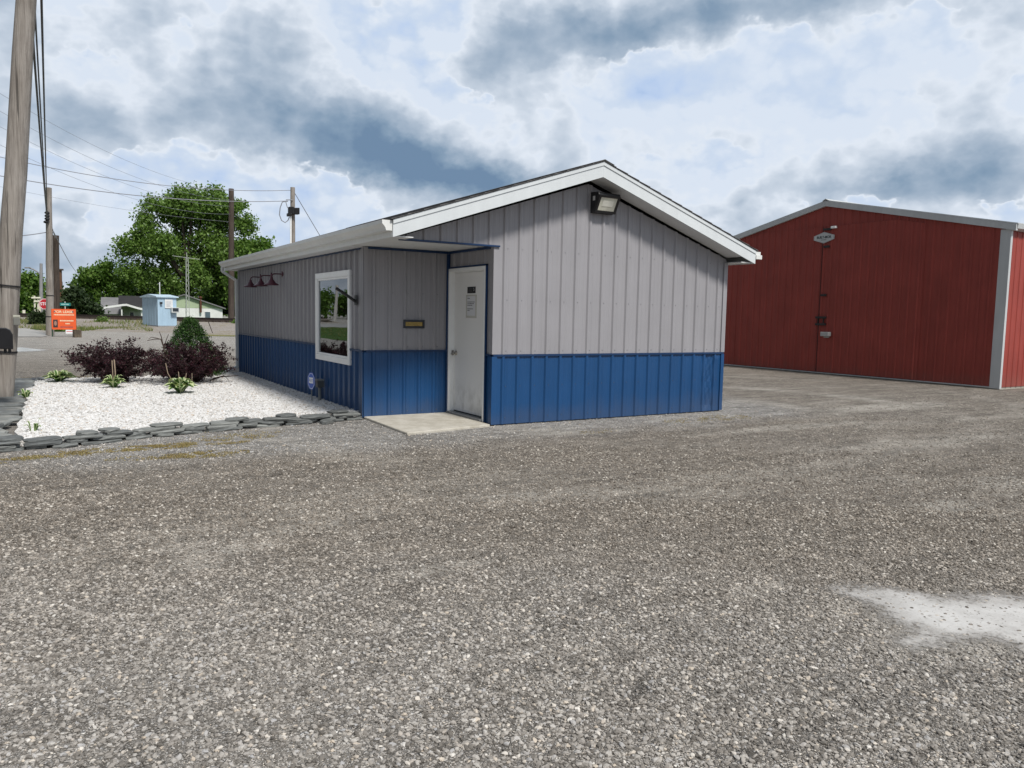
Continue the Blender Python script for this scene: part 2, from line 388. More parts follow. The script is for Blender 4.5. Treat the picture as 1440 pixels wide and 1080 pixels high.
# ------------------------------------------------------------------ scattered gravel (too many to count)
def stone_material(name, white=False):
    m, t, b = new_mat(name, rough=.85, spec=.3)
    oi = S(t, t.nodes.new('ShaderNodeObjectInfo').outputs['Random']); pos = geo(t)
    n = noise(t, pos, 90, 3, .6)
    if white:
        c = ramp(t, oi, [(0, (.32, .31, .295)), (.12, (.54, .53, .51)), (.5, (.66, .66, .66)), (.92, (.74, .745, .75)), (.96, (.55, .46, .37)), (1, (.26, .25, .25))])
    else:
        zone, big, mid = gravel_zones(t, pos); c = gravel_base(t, pos, oi, zone)
        k = noise(t, pos, 4.5, 5, .68)*.9+.55; c = mix(t, 1.0, c, comb(t, k, k, k), 'MULTIPLY')
    c = mix(t, n*.5, c, mix(t, 1.0, c, (.62, .60, .58), 'MULTIPLY'))
    link(t, c, b.inputs['Base Color']); link(t, bump(t, n, .4, .004), b.inputs['Normal'])
    return m
def scatter_group(name, mat, rmin, rmax, seed, flat=.6, power=2.2):
    ng = bpy.data.node_groups.new(name, 'GeometryNodeTree')
    ng.interface.new_socket('Geometry', in_out='INPUT', socket_type='NodeSocketGeometry')
    ng.interface.new_socket('Geometry', in_out='OUTPUT', socket_type='NodeSocketGeometry')
    N = ng.nodes.new; L = ng.links.new
    gi = N('NodeGroupInput'); go = N('NodeGroupOutput')
    d = N('GeometryNodeDistributePointsOnFaces'); L(gi.outputs[0], d.inputs['Mesh']); d.inputs['Seed'].default_value = seed
    at_ = N('GeometryNodeInputNamedAttribute'); at_.data_type = 'FLOAT'; at_.inputs['Name'].default_value = 'dens'
    L(at_.outputs['Attribute'], d.inputs['Density'])
    inst = N('GeometryNodeInstanceOnPoints'); L(d.outputs['Points'], inst.inputs['Points'])
    g2i = N('GeometryNodeGeometryToInstance')
    for k in range(5):
        ico = N('GeometryNodeMeshIcoSphere'); ico.inputs['Radius'].default_value = 1.0; ico.inputs['Subdivisions'].default_value = 2
        sp = N('GeometryNodeSetPosition'); L(ico.outputs['Mesh'], sp.inputs['Geometry'])
        p = N('GeometryNodeInputPosition'); vm = N('ShaderNodeVectorMath'); vm.operation = 'ADD'; vm.inputs[1].default_value = (k*7.3, k*3.1, seed)
        L(p.outputs[0], vm.inputs[0])
        nz = N('ShaderNodeTexNoise'); nz.inputs['Scale'].default_value = .75; nz.inputs['Detail'].default_value = 2; L(vm.outputs[0], nz.inputs['Vector'])
        sb = N('ShaderNodeVectorMath'); sb.operation = 'SUBTRACT'; sb.inputs[1].default_value = (.5, .5, .5); L(nz.outputs['Color'], sb.inputs[0])
        sc = N('ShaderNodeVectorMath'); sc.operation = 'SCALE'; sc.inputs['Scale'].default_value = 1.9; L(sb.outputs[0], sc.inputs[0])
        L(sc.outputs[0], sp.inputs['Offset'])
        tr = N('GeometryNodeTransform'); L(sp.outputs[0], tr.inputs['Geometry']); tr.inputs['Scale'].default_value = (1.15, .85, flat)
        mt = N('GeometryNodeSetMaterial'); mt.inputs['Material'].default_value = mat; L(tr.outputs[0], mt.inputs['Geometry'])
        L(mt.outputs[0], g2i.inputs[0])
    L(g2i.outputs[0], inst.inputs['Instance']); inst.inputs['Pick Instance'].default_value = True
    ri = N('FunctionNodeRandomValue'); ri.data_type = 'INT'; ri.inputs[4].default_value = 0; ri.inputs[5].default_value = 4; ri.inputs['Seed'].default_value = seed+1
    L(ri.outputs[2], inst.inputs['Instance Index'])
    rr = N('FunctionNodeRandomValue'); rr.data_type = 'FLOAT_VECTOR'; rr.inputs[0].default_value = (-.45, -.45, 0); rr.inputs[1].default_value = (.45, .45, 6.283); rr.inputs['Seed'].default_value = seed+2
    L(rr.outputs[0], inst.inputs['Rotation'])
    rs = N('FunctionNodeRandomValue'); rs.data_type = 'FLOAT'; rs.inputs[2].default_value = 0.0; rs.inputs[3].default_value = 1.0; rs.inputs['Seed'].default_value = seed+3
    pw = N('ShaderNodeMath'); pw.operation = 'POWER'; pw.inputs[1].default_value = power; L(rs.outputs[1], pw.inputs[0])
    mr = N('ShaderNodeMath'); mr.operation = 'MULTIPLY_ADD'; mr.inputs[1].default_value = rmax-rmin; mr.inputs[2].default_value = rmin; L(pw.outputs[0], mr.inputs[0])
    L(mr.outputs[0], inst.inputs['Scale'])
    L(inst.outputs[0], go.inputs[0])
    return ng
def scatter(name, cells, z, ng, mat, label, cat):
    """cells: (x, y, size, density); the stones lie on these small squares"""
    V = []; F = []; D = []
    for x, y, s, dn in cells:
        b = len(V); V += [(x, y, z), (x+s, y, z), (x+s, y+s, z), (x, y+s, z)]; F.append((b, b+1, b+2, b+3)); D.append(dn)
    o = mesh_np(name, V, F, mat)
    a = o.data.attributes.new('dens', 'FLOAT', 'FACE'); a.data.foreach_set('value', np.array(D, np.float32))
    md = o.modifiers.new('stones', 'NODES'); md.node_group = ng
    return tag(o, label, cat, kind='stuff')
def inside(p, poly):
    c = False; n = len(poly)
    for i in range(n):
        (x0, y0), (x1, y1) = poly[i], poly[i-1]
        if (y0 > p[1]) != (y1 > p[1]) and p[0] < (x1-x0)*(p[1]-y0)/(y1-y0)+x0: c = not c
    return c
silt_puddle()
BED = [(-4.02, .62), (-3.5, .66), (-2.83, .98), (-1.63, 1.30), (-.76, 1.50), (-.02, 1.52), (-.02, 9.2), (-1.1, 8.9), (-2.3, 8.55), (-3.3, 8.45), (-3.85, 8.3), (-4.05, 7.2), (-4.02, 4), (-4.06, 2)]
BED_OUT = [(-4.6, .30), (-3.54, .38), (-2.83, .70), (-1.63, 1.04), (-.76, 1.22), (.02, 1.28), (.02, 9.4), (-1.1, 9.1), (-3.4, 8.75), (-4.6, 8.5)]
SLAB = [(-.05, -.28), (1.22, -.06), (1.268, 1.30), (-.02, 1.30)]
cells = []
for i in range(-60, 100):
    for j in range(-40, 90):
        x, y = i*.25-3, j*.25-9
        c = (x+.125, y+.125); dv = Vector((c[0]-CAM.x, c[1]-CAM.y)); s = dv.x*FWD.x+dv.y*FWD.y; lat = abs(dv.x*FWD.y-dv.y*FWD.x)
        if s < 1.6 or s > 17 or lat > s*.78+1.0: continue
        if inside(c, BED_OUT) or inside(c, SLAB) or (c[0] > -.05 and 0 < c[1] < 9.5): continue
        q = 7500 if s < 4.2 else 4300 if s < 6 else 2000 if s < 8.5 else 700 if s < 12 else 220
        q *= .75+.5*(.5+.5*math.sin(x*1.9+math.sin(y*1.3)*2)*math.sin(y*2.3+x*.7))
        pc = sum(inside((x+a, y+b2), PUD) for a in (0, .25) for b2 in (0, .25))
        if pc:                                              # thin out stones where the puddle lies
            for a in range(5):
                for b2 in range(5):
                    cc = (x+.025+a*.05, y+.025+b2*.05); k = sum(inside((cc[0]+u, cc[1]+v), PUD) for u, v in ((-.07, 0), (.07, 0), (0, -.07), (0, .07), (0, 0)))
                    cells.append((x+a*.05, y+b2*.05, .05, q*(1, .9, .75, .62, .48, .17)[k]))
            continue
        cells.append((x, y, .25, q))
M_stone = stone_material('crushed_stone')
ng_gravel = scatter_group('gravel_scatter', M_stone, .0026, .0112, 3, .62, 3.4)
scatter('gravel_stones', cells, .002, ng_gravel, M_stone, 'loose crushed stone scattered over the packed lot', 'gravel')
# white marble chips of the bed
M_white = stone_material('white_marble_chips', True)
m_bed, t_, b_ = new_mat('white_chip_bed', (.7, .69, .67), .9)
p_ = geo(t_); v_ = voronoi(t_, p_, 40, 'DISTANCE_TO_EDGE'); c_ = sep(t_, voronoi(t_, p_, 40, out='Color'))[0]
link(t_, mix(t_, v_.step(0, .12), (.30, .28, .26), ramp(t_, c_, [(0, (.58, .56, .53)), (.4, (.78, .77, .75)), (1, (.86, .86, .85))])), b_.inputs['Base Color'])
link(t_, bump(t_, v_, .8, .02), b_.inputs['Normal'])
bm = MB(); top = wobble(BED, .3, .03, 2); n_ = len(top)
bm.prism([(x, y, .004) for x, y in top], (0, 0, .066))
bedo = tag(bm.build('white_stone_bed', m_bed), 'low planting bed of white marble chips along the building', 'planting bed', kind='structure')
cells = []
for i in range(0, 22):
    for j in range(0, 48):
        x, y = -4.2+i*.2, .5+j*.2; c = (x+.1, y+.1)
        if inside(c, top): cells.append((x, y, .2, 2300 if y < 3 else 1700 if y < 5.5 else 1000))
ng_white = scatter_group('white_chip_scatter', M_white, .008, .021, 21, .55, 1.6)
scatter('white_stones', cells, .072, ng_white, M_white, 'white marble chips covering the planting bed', 'white gravel')

# ------------------------------------------------------------------ slate edging, each stone a thing
def slate_material():
    m, t, b = new_mat('slate', rough=.75, spec=.35)
    v = texco(t); oi = S(t, t.nodes.new('ShaderNodeObjectInfo').outputs['Random'])
    n = noise(t, mapping(t, v, scale=(1, 1, 7)), 9, 6, .65); n2 = noise(t, v, 3, 4)
    a = mix(t, oi, (.135, .145, .145), (.30, .312, .298))
    c = mix(t, n.step(.35, .7), mix(t, 1.0, a, (.6, .6, .6), 'MULTIPLY'), a)
    c = mix(t, n2.step(.55, .75)*.4, c, (.28, .25, .20))
    link(t, c, b.inputs['Base Color']); link(t, bump(t, n, .6, .015), b.inputs['Normal'])
    return m
M_slate = slate_material()
def slate(loc, L, Wd, T, rz, tilt, label, seed, group):
    r = random.Random(seed); n = 11; out = []
    for k in range(n):
        a = 2*math.pi*k/n; ca, sa = math.cos(a), math.sin(a)
        p = 1/max(abs(ca), abs(sa))**.75
        out.append((ca*p*L/2*r.uniform(.84, 1.06), sa*p*Wd/2*r.uniform(.82, 1.06)))
    zs = [(-.5, .90), (-.42, .985), (.10, 1.0), (.42, .965), (.5, .88)]
    vs = []; fs = []
    for z, s in zs:
        for (x, y) in out: vs.append((x*s+r.uniform(-.006, .006), y*s+r.uniform(-.006, .006), z*T+r.uniform(-.10, .10)*T*(abs(z) > .45)))
    for i in range(len(zs)-1):
        for k in range(n): fs.append((i*n+k, i*n+(k+1) % n, (i+1)*n+(k+1) % n, (i+1)*n+k))
    fs += [tuple(range(n))[::-1], tuple(range((len(zs)-1)*n, len(zs)*n))]
    o = MB().add(vs, fs).build('slate_stone', M_slate)
    o.location = loc; o.rotation_euler = (tilt[0], tilt[1], rz)
    return tag(o, label, 'edging stone', group)
ORD = ['first', 'second', 'third', 'fourth', 'fifth', 'sixth', 'seventh', 'eighth', 'ninth', 'tenth', 'eleventh', 'twelfth', 'thirteenth', 'fourteenth', 'fifteenth', 'sixteenth', 'seventeenth', 'eighteenth', 'nineteenth', 'twentieth']
def along(path, s):
    for a, b2 in zip(path, path[1:]):
        a, b2 = Vector(a), Vector(b2); l = (b2-a).length
        if s <= l: return a.lerp(b2, s/l), math.atan2(b2.y-a.y, b2.x-a.x)
        s -= l
    return None
front = [(-.02, 1.30), (-.76, 1.16), (-1.63, 1.06), (-2.83, .76), (-3.54, .50), (-4.25, .40)]
rr_ = random.Random(4); G1 = 'slate stones edging the white bed'
for course, (z, off) in enumerate([(.018, .02), (.050, .17), (.082, .05), (.113, .22)]):
    s = off; k = 0
    while True:
        L = rr_.uniform(.20, .50); hit = along(front, s+L/2)
        if not hit or k > 19: break
        p, a = hit; s += L + (rr_.uniform(.0, .025) if course < 3 else rr_.choice([.02, .05, .16, .34, .5]))
        inw = .022*course + rr_.uniform(-.02, .03)
        nx, ny = math.sin(a), -math.cos(a)              # toward the bed
        T = rr_.uniform(.026, .037)
        lab = f"slate slab, {ORD[k]} from the building in the {['lowest', 'second', 'third', 'topmost'][course]} course of the front border"
        slate((p.x+nx*inw, p.y+ny*inw, z), L, rr_.uniform(.17, .26), T, a+rr_.uniform(-.10, .10), (rr_.uniform(-.05, .05), rr_.uniform(-.04, .04)), lab, 100+course*40+k, G1)
        k += 1
p = front[0]
slate((-.62, 1.03, .03), .2, .14, .045, .5, (.1, -.1), 'small brown tinted stone lying below the front border near the building', 61, None)
side = [(-4.42, .50), (-4.36, 2.2), (-4.30, 4.4), (-4.25, 6.3), (-4.20, 8.2)]
s = 0; k = 0
while k < 20:
    L = rr_.uniform(.34, .52); hit = along(side, s+L/2)
    if not hit: break
    p, a = hit; s += L*.86
    lab = f"wide flat slate slab, {ORD[k]} from the front corner along the bed's left border"
    slate((p.x+rr_.uniform(-.05, .05), p.y, .045+.022*(k % 2)+rr_.uniform(0, .02)), L, rr_.uniform(.46, .62), rr_.uniform(.04, .055), a+rr_.uniform(-.18, .18), (rr_.uniform(-.05, .05), rr_.uniform(-.09, .02)), lab, 300+k, G1)
    k += 1
k = 0
for (x, y, L, rz) in [(-4.75, .42, .42, .1), (-4.5, .30, .46, .05), (-4.15, 8.45, .5, .2), (-3.72, 8.6, .52, .15), (-4.62, .62, .5, .3)]:
    lab = ['slate slab at the far left end of the front border', 'thick slate block at the outer front corner of the bed', 'slate slab at the back left corner of the bed', 'long slate slab on the back border beside the small hosta', 'raised slate slab behind the front corner block'][k]
    slate((x, y, .05 if k != 4 else .10), L, .3, .05, rz, (.03, .02), lab, 500+k, G1); k += 1

# ------------------------------------------------------------------ sheet-metal siding
def metal_paint(name, color, rough=.42, vary=.07, spec=.45, grime=0.0, gcol=(.2, .18, .15)):
    m, t, b = new_mat(name, color, rough, 0, spec)
    pos = geo(t); st = noise(t, mapping(t, pos, scale=(6, 6, .35)), 1.6, 5, .6); n = noise(t, pos, 1.3, 4, .55)
    c = mix(t, (st*.5+n*.5).step(.3, .7), tuple(v*(1-vary*1.5) for v in color), tuple(v*(1+vary) for v in color))
    if grime:
        z = sep(t, pos)[2]
        gf = ((z + (n-.5)*.5 + (st-.5)*.3)*-1.0).step(-.35, -.02)*grime    # splashed dust along the foot of the wall
        c = mix(t, gf, c, gcol)
    link(t, c, b.inputs['Base Color']); link(t, st*.22+(rough-.1), b.inputs['Roughness'])
    link(t, bump(t, noise(t, mapping(t, pos, scale=(1, 1, .5)), 2.2, 2, .5), .12, .02), b.inputs['Normal'])
    return m
M_grey = metal_paint('taupe_grey_steel', (.285, .280, .298), .45, .05, .4)
M_blue = metal_paint('royal_blue_steel', (.007, .056, .165), .40, .07, .45, .2, (.10, .10, .11))
M_bluetrim = metal_paint('blue_trim', (.005, .030, .095), .4, .06)
M_white = metal_paint('white_trim', (.60, .635, .655), .4, .04)
M_soffit = metal_paint('white_soffit', (.66, .67, .67), .5, .04)
M_gutter = metal_paint('white_gutter', (.68, .69, .68), .4, .05)
M_dark = plain('black_plastic', (.012, .012, .014), .45)
M_shingle = plain('dark_shingle', (.13, .128, .13), .95, vary=.4, scale=30)
M_screw = plain('screw_head', (.15, .145, .15), .45, .3)
def siding(name, o, d, nrm, length, z0, ztop, mat, parent, phase=0.0, pitch=.2286, rib=.021, holes=(), extra=(), rows=1, dent=None, minor=.0022):
    """ribbed steel sheet: o start, d direction along the wall, nrm outward; ztop(t) gives the upper edge"""
    d = Vector((*d, 0)); nrm = Vector((*nrm, 0)); o = Vector((*o, 0)); pr = []
    k = -1
    while k*pitch+phase < length+pitch:
        c = k*pitch+phase
        for dt, h in ((-.026-rib*.3, 0), (-.012-rib*.1, rib), (.012+rib*.1, rib), (.026+rib*.3, 0)): pr.append((c+dt, h))
        for m2 in (1/3, 2/3):
            for dt, h in ((-.016, 0), (-.008, minor), (.008, minor), (.016, 0)): pr.append((c+pitch*m2+dt, h))
        k += 1
    pr = [p for p in pr if 0 < p[0] < length]
    cuts = [0, length] + [h for hh in holes for h in hh[:2]] + list(extra)
    def hgt(t):
        for a, b2 in zip(pr, pr[1:]):
            if a[0] <= t <= b2[0]: return a[1] + (b2[1]-a[1])*(t-a[0])/max(1e-6, b2[0]-a[0])
        return 0.0
    pr = sorted(pr + [(c, hgt(c)) for c in cuts])
    mb = MB()
    for a, b2 in zip(pr, pr[1:]):
        if b2[0]-a[0] < 1e-5: continue
        mid = (a[0]+b2[0])/2; spans = [(z0, None)]
        for (h0, h1, hz0, hz1) in holes:
            if h0 < mid < h1: spans = [(z0, hz0), (hz1, None)]
        for s0, s1 in spans:
            for r in range(rows):
                q = []
                for (tt, hh), top in ((a, 0), (b2, 0), (b2, 1), (a, 1)):
                    e = s1 if s1 is not None else ztop(tt)
                    z = s0 + (e-s0)*(r+top)/rows
                    hh2 = hh + (dent(tt, z) if dent else 0)
                    q.append(o + d*tt + nrm*hh2 + Vector((0, 0, z)))
                mb.add(q, [(0, 1, 2, 3)])
    ob = mb.build(name, mat, parent)
    bm = bmesh.new(); bm.from_mesh(ob.data); bmesh.ops.remove_doubles(bm, verts=bm.verts[:], dist=1e-5); bm.to_mesh(ob.data); bm.free()
    return ob

# ------------------------------------------------------------------ the office
OFF = empty('office_building', (0, 0, 0), 'small gable-roofed office with grey steel siding over a royal blue base', 'building')
XM = W/2; SL = .333
def gtop(x): return 2.40 + .325*(XM-abs(x-XM))
lo_ = lambda t: HB
ph = .155                                                    # first rib from the front corner
def dent(t, z):                                              # the crumpled sheet at the right corner
    u = (t-(W-RX-.30))/.18
    return 0 if abs(u) > 1.6 else -.022*math.exp(-u*u*2)*(0.35+.65*math.sin(z*9+t*30)**2)*(1 if z > .05 else 0) + .012*math.exp(-((t-(W-RX-.12))/.05)**2-((z-.82)/.06)**2)
siding('wall_panel', (RX, 0), (1, 0), (0, -1), W-RX, HB, lambda t: gtop(RX+t), M_grey, OFF, ph, extra=(XM-RX,))
siding('wall_panel', (0, 0), (1, 0), (0, -1), RX, HS+.004, gtop, M_grey, OFF, (RX+ph) % .2286)
siding('wall_panel', (0, DY), (1, 0), (0, -1), RX, HB, lambda t: HS, M_grey, OFF, .12)
WY0, WY1, WZ0, WZ1 = 1.905, 3.43, .765, 2.0
siding('wall_panel', (0, DY), (0, 1), (-1, 0), LY-DY, HB, lambda t: HS, M_grey, OFF, .10, rib=.032, holes=[(WY0-DY, WY1-DY, HB, WZ1)])
siding('wall_panel', (RX, 0), (0, 1), (-1, 0), .175, HB, lambda t: HS, M_grey, OFF, .5)
siding('wall_panel', (RX, .175), (0, 1), (-1, 0), DY-.175, 2.11, lambda t: HS, M_grey, OFF, .06)
siding('wall_panel', (W, 0), (0, 1), (1, 0), LY, HB, lambda t: HS+.03, M_grey, OFF, .1)
siding('wall_panel', (0, LY), (1, 0), (0, 1), W, HB, gtop, M_grey, OFF, .1, extra=(XM,))
siding('wainscot', (RX, 0), (1, 0), (0, -1), W-RX, .015, lo_, M_blue, OFF, ph, rows=10, dent=dent)
siding('wainscot', (0, DY), (1, 0), (0, -1), RX, .03, lo_, M_blue, OFF, .12)
siding('wainscot', (0, DY), (0, 1), (-1, 0), LY-DY, .015, lo_, M_blue, OFF, .10, rib=.032, holes=[(WY0-DY, WY1-DY, WZ0, HB)])
siding('wainscot', (RX, 0), (0, 1), (-1, 0), .175, .015, lo_, M_blue, OFF, .5)
siding('wainscot', (W, 0), (0, 1), (1, 0), LY, .015, lo_, M_blue, OFF, .1)
siding('wainscot', (0, LY), (1, 0), (0, 1), W, .015, lo_, M_blue, OFF, .1)
# blue flashing between the two colours, blue trims round the recess
mb = MB(); e = .024
mb.box((RX-.004, -e, HB-.022), (W+.002, -.001, HB+.006))
mb.box((.004, DY-e, HB-.022), (RX-.02, DY-.001, HB+.006))
mb.box((-.038, DY+.03, HB-.022), (-.001, WY0-.07, HB+.006)); mb.box((-.038, WY1+.07, HB-.022), (-.001, LY, HB+.006))
mb.box((RX-e, .03, HB-.022), (RX-.001, .172, HB+.006))
mb.build('flashing', M_bluetrim, OFF)
mb = MB()
mb.box((-.05, -.045, HS-.018), (RX+.06, .03, HS+.003))        # lip over the recess opening
mb.box((.03, DY-.03, HS-.035), (RX-.03, DY-.002, HS-.004))
mb.box((RX-.028, .06, HS-.036), (RX-.002, DY-.035, HS-.005))
mb.box((-.032, DY+.04, HS-.035), (-.002, LY, HS-.016))
mb.box((RX-.05, DY-.028, .03), (RX-.003, DY-.003, HS-.04))
mb.build('recess_trim', M_bluetrim, OFF)
for (x0, y0, x1, y1) in ((RX-.021, -.021, RX+.06, .0), (RX-.021, .0005, RX-.001, .06), (-.022, DY-.022, .03, DY), (-.036, DY+.001, -.001, DY+.05), (W-.06, -.020, W+.02, .0), (-.036, LY-.06, .0, LY+.02)):
    MB().box((x0, y0, HB+.007), (x1, y1, HS-.006)).build('corner_trim', M_grey, OFF)
for (x0, y0, x1, y1) in ((RX-.022, -.022, RX+.055, .0), (RX-.022, .0005, RX-.001, .06), (-.023, DY-.023, .03, DY), (-.037, DY+.001, -.001, DY+.05), (W-.045, -.019, W+.02, .0), (-.037, LY-.06, .0, LY+.02)):
    MB().box((x0, y0, .018), (x1, y1, HB-.024)).build('corner_trim', M_blue, OFF)
mb = MB()
mb.box((RX+.02, .012, -.02), (W-.01, .06, .016)); mb.box((.012, DY+.012, -.02), (.06, LY-.01, .016)); mb.box((.0, DY+.01, -.02), (RX, DY+.06, .03))
mb.build('base_plate', M_dark, OFF)
# screw heads
mb = MB()
def screws_on_front(xs, zs):
    for z in zs:
        for i, x in enumerate(xs):
            zz = z(x) if callable(z) else z
            if zz < gtop(x)-.12: mb.tube([(x+.045, -.001, zz), (x+.045, -.007, zz)], .0045, 6)
xs = [RX+ph+k*.2286 for k in range(18)]
screws_on_front(xs, [HB+.05, 1.66, 2.33, .10, .52])
for k in range(6):
    for z in (1.74, HB+.05, .08): mb.tube([(.12+k*.2286+.05, DY-.001, z), (.12+k*.2286+.05, DY-.007, z)], .006, 6)
for k in range(34):
    for z in (1.65, 1.0): mb.tube([(-.001, DY+.145+k*.2286, z), (-.008, DY+.145+k*.2286, z)], .006, 6) if not WY0-.1 < DY+.145+k*.2286 < WY1+.1 else None
mb.build('screw', M_screw, OFF)['kind'] = 'stuff'
# roof
YF, XE = -.32, -.27
def zr(x): return 2.535 + SL*(x-XE) if x <= XM else 2.535 + SL*(2*XM-x-XE)
XR = 2*XM-XE
mb = MB()
for xa, xb in ((XE-.03, XM), (XM, XR+.03)):
    poly = [(xa, YF-.035, zr(xa)), (xb, YF-.035, zr(xb)), (xb, YF-.035, zr(xb)+.009), (xa, YF-.035, zr(xa)+.009)]
    mb.prism(poly, (0, LY+.35-YF, 0))
    n = 15                                                  # shingle courses: each lifts a little at its lower edge
    for k in range(n):
        f0, f1 = k/n, (k+.97)/n
        x0, x1 = (xa+(xb-xa)*f0, xa+(xb-xa)*f1) if xa < XM-.1 and xb <= XM else (xb+(xa-xb)*f0, xb+(xa-xb)*f1)
        mb.prism([(x0, YF-.045, zr(x0)+.0095), (x1, YF-.045, zr(x1)+.0095), (x1, YF-.045, zr(x1)+.012), (x0, YF-.045, zr(x0)+.021)], (0, LY+.37-YF, 0))
for sx in (-1, 1):
    mb.prism([(XM, YF-.05, zr(XM)+.020), (XM+sx*.16, YF-.05, zr(XM+.16)+.0215), (XM+sx*.16, YF-.05, zr(XM+.16)+.028), (XM, YF-.05, zr(XM)+.030)], (0, LY+.38-YF, 0))
roof = mb.build('roof', M_shingle, OFF)
def zb(x): return zr(x)-.2                                    # lower edge of the rake boards
for xa, xb in ((XE, XM-.0005), (XM+.0005, XR)):
    mb = MB()
    mb.prism([(xa, YF-.02, zb(xa)), (xb, YF-.02, zb(xb)), (xb, YF-.02, zr(xb)-.003), (xa, YF-.02, zr(xa)-.003)], (0, .02, 0))
    mb.prism([(xa, YF-.031, zr(xa)-.048), (xb, YF-.031, zr(xb)-.048), (xb, YF-.031, zr(xb)+.004), (xa, YF-.031, zr(xa)+.004)], (0, .0105, 0))
    mb.build('rake_board', M_white, OFF)
    MB().prism([(xa, LY+.3, zb(xa)), (xb, LY+.3, zb(xb)), (xb, LY+.3, zr(xb)-.003), (xa, LY+.3, zr(xa)-.003)], (0, .02, 0)).build('rake_board', M_white, OFF)
mb = MB()
for x_ in (XE-.004, XR-.016): MB().box((x_, YF+.001, 2.338), (x_+.02, LY+.30, 2.53)).build('fascia_board', M_gutter, OFF)
mb = MB()                                                     # ribbed soffit strips
def strips(x0, x1, y0, y1, z, w=.10):
    y = y0
    while y < y1-.01:
        ye = min(y+w, y1)
        mb.box((x0, y+.005, z), (x1, ye-.004, z+.012)); mb.box((x0, ye-.004, z+.006), (x1, ye+.005, z+.014)); y += w
strips(XE+.017, -.001, DY, LY+.28, 2.345); strips(XE+.017, RX-.001, .001, DY-.001, 2.357); strips(XE+.017, -.0, YF+.01, -.046, 2.345)
strips(W+.001, XR-.017, YF+.01, LY+.28, 2.345)
for xa, xb in ((.0, XM), (XM, W)):
    mb.prism([(xa, YF+.001, zb(xa)+.008), (xb, YF+.001, zb(xb)+.008), (xb, YF+.001, zb(xb)+.018), (xa, YF+.001, zb(xa)+.018)], (0, -YF-.002, 0))
mb.build('soffit', M_soffit, OFF)
# gutters: K-style profile swept along the eaves
def gutter(x, sx, y0, y1):
    prof = [(0, .0), (.075, .0), (.082, .03), (.10, .055), (.122, .075), (.125, .118), (.112, .118), (.111, .082), (.085, .062), (.070, .036), (.066, .012), (.008, .012), (.008, .118), (0, .118)]
    m2 = MB()
    pts = [(x+sx*a, 2.408+b2) for a, b2 in prof]
    n = len(pts); vs = [(a, y0, b2) for a, b2 in pts]+[(a, y1, b2) for a, b2 in pts]
    m2.add(vs, [(i, (i+1) % n, n+(i+1) % n, n+i) for i in range(n)])
    for y in (y0, y1-.004):                                  # end caps
        m2.prism([(x+sx*a, y, 2.408+b2) for a, b2 in prof[:6]]+[(x, y, 2.408+.118)], (0, .004, 0))
    for k in range(5): m2.box((min(x, x+sx*.11), y0+.4+k*(y1-y0-.8)/4, 2.522), (max(x, x+sx*.11), y0+.42+k*(y1-y0-.8)/4, 2.525))
    return m2
gl = gutter(XE-.005, -1, YF-.005, 9.62).build('gutter', M_gutter, OFF)
gr = gutter(XR+.005, 1, YF-.005, 9.62).build('gutter', M_gutter, OFF)
mb = MB()
for a, b2 in (((-.345, 9.50, 2.41), (-.345, 9.50, 2.31)), ((-.345, 9.50, 2.32), (-.075, 9.42, 2.13)), ((-.065, 9.42, 2.15), (-.065, 9.42, .16)), ((-.065, 9.42, .18), (-.32, 9.36, .06))):
    d_ = (Vector(b2)-Vector(a)); c_ = (Vector(a)+Vector(b2))/2; dz = d_.normalized(); sx_ = Vector((0, 1, 0)); sy_ = dz.cross(sx_).normalized(); sx_ = sy_.cross(dz)
    mb.obox(c_, sx_*.036, sy_*.028, d_/2)
mb.build('downspout', M_gutter, OFF, .008)
mb = MB()
mb.box((XR+.02, YF-.02, 2.41), (XR+.15, YF-.006, 2.475)).build('gutter_outlet', M_gutter, OFF, .004)

# window
M_frame = plain('white_vinyl', (.84, .85, .85), .35, vary=.04)
mb = MB(); x0, x1 = -.042, .03
fy0, fy1, fz0, fz1 = WY0-.075, WY1+.040, WZ0-.062, WZ1+.062; w_ = .085
for a, b2 in (((x0, fy0, fz0), (x1, fy1, fz0+w_)), ((x0, fy0, fz1-w_), (x1, fy1, fz1)), ((x0, fy0, fz0+w_), (x1, fy0+w_, fz1-w_)), ((x0, fy1-w_, fz0+w_), (x1, fy1, fz1-w_))): mb.box(a, b2)
win = mb.build('window', M_frame, OFF, .006)
mb = MB(); w2 = .03; a0, a1, b0, b1 = fy0+w_+.002, fy1-w_-.002, fz0+w_+.002, fz1-w_-.002; x0, x1 = -.03, .02
for a, b2 in (((x0, a0, b0), (x1, a1, b0+w2)), ((x0, a0, b1-w2), (x1, a1, b1)), ((x0, a0, b0+w2), (x1, a0+w2, b1-w2)), ((x0, a1-w2, b0+w2), (x1, a1, b1-w2))): mb.box(a, b2)
mb.build('sash', M_frame, win, .004)
m_, t_, b_ = new_mat('window_glass'); N = t_.nodes.new
fr = N('ShaderNodeFresnel'); fr.inputs['IOR'].default_value = 1.75
gl_ = N('ShaderNodeBsdfGlossy'); gl_.inputs['Roughness'].default_value = .005; gl_.inputs['Color'].default_value = (.92, .96, 1, 1)
tr_ = N('ShaderNodeBsdfTransparent'); tr_.inputs['Color'].default_value = (.55, .60, .60, 1)
bp_ = bump(t_, noise(t_, geo(t_), 1.6, 2, .4), .02, .02); t_.links.new(bp_.k, gl_.inputs['Normal'])
mx = N('ShaderNodeMixShader'); t_.links.new((S(t_, fr.outputs[0])*1.35).clamp().k, mx.inputs[0]); t_.links.new(tr_.outputs[0], mx.inputs[1]); t_.links.new(gl_.outputs[0], mx.inputs[2])
t_.links.new(mx.outputs[0], t_.nodes['Material Output'].inputs['Surface']); M_glass = m_
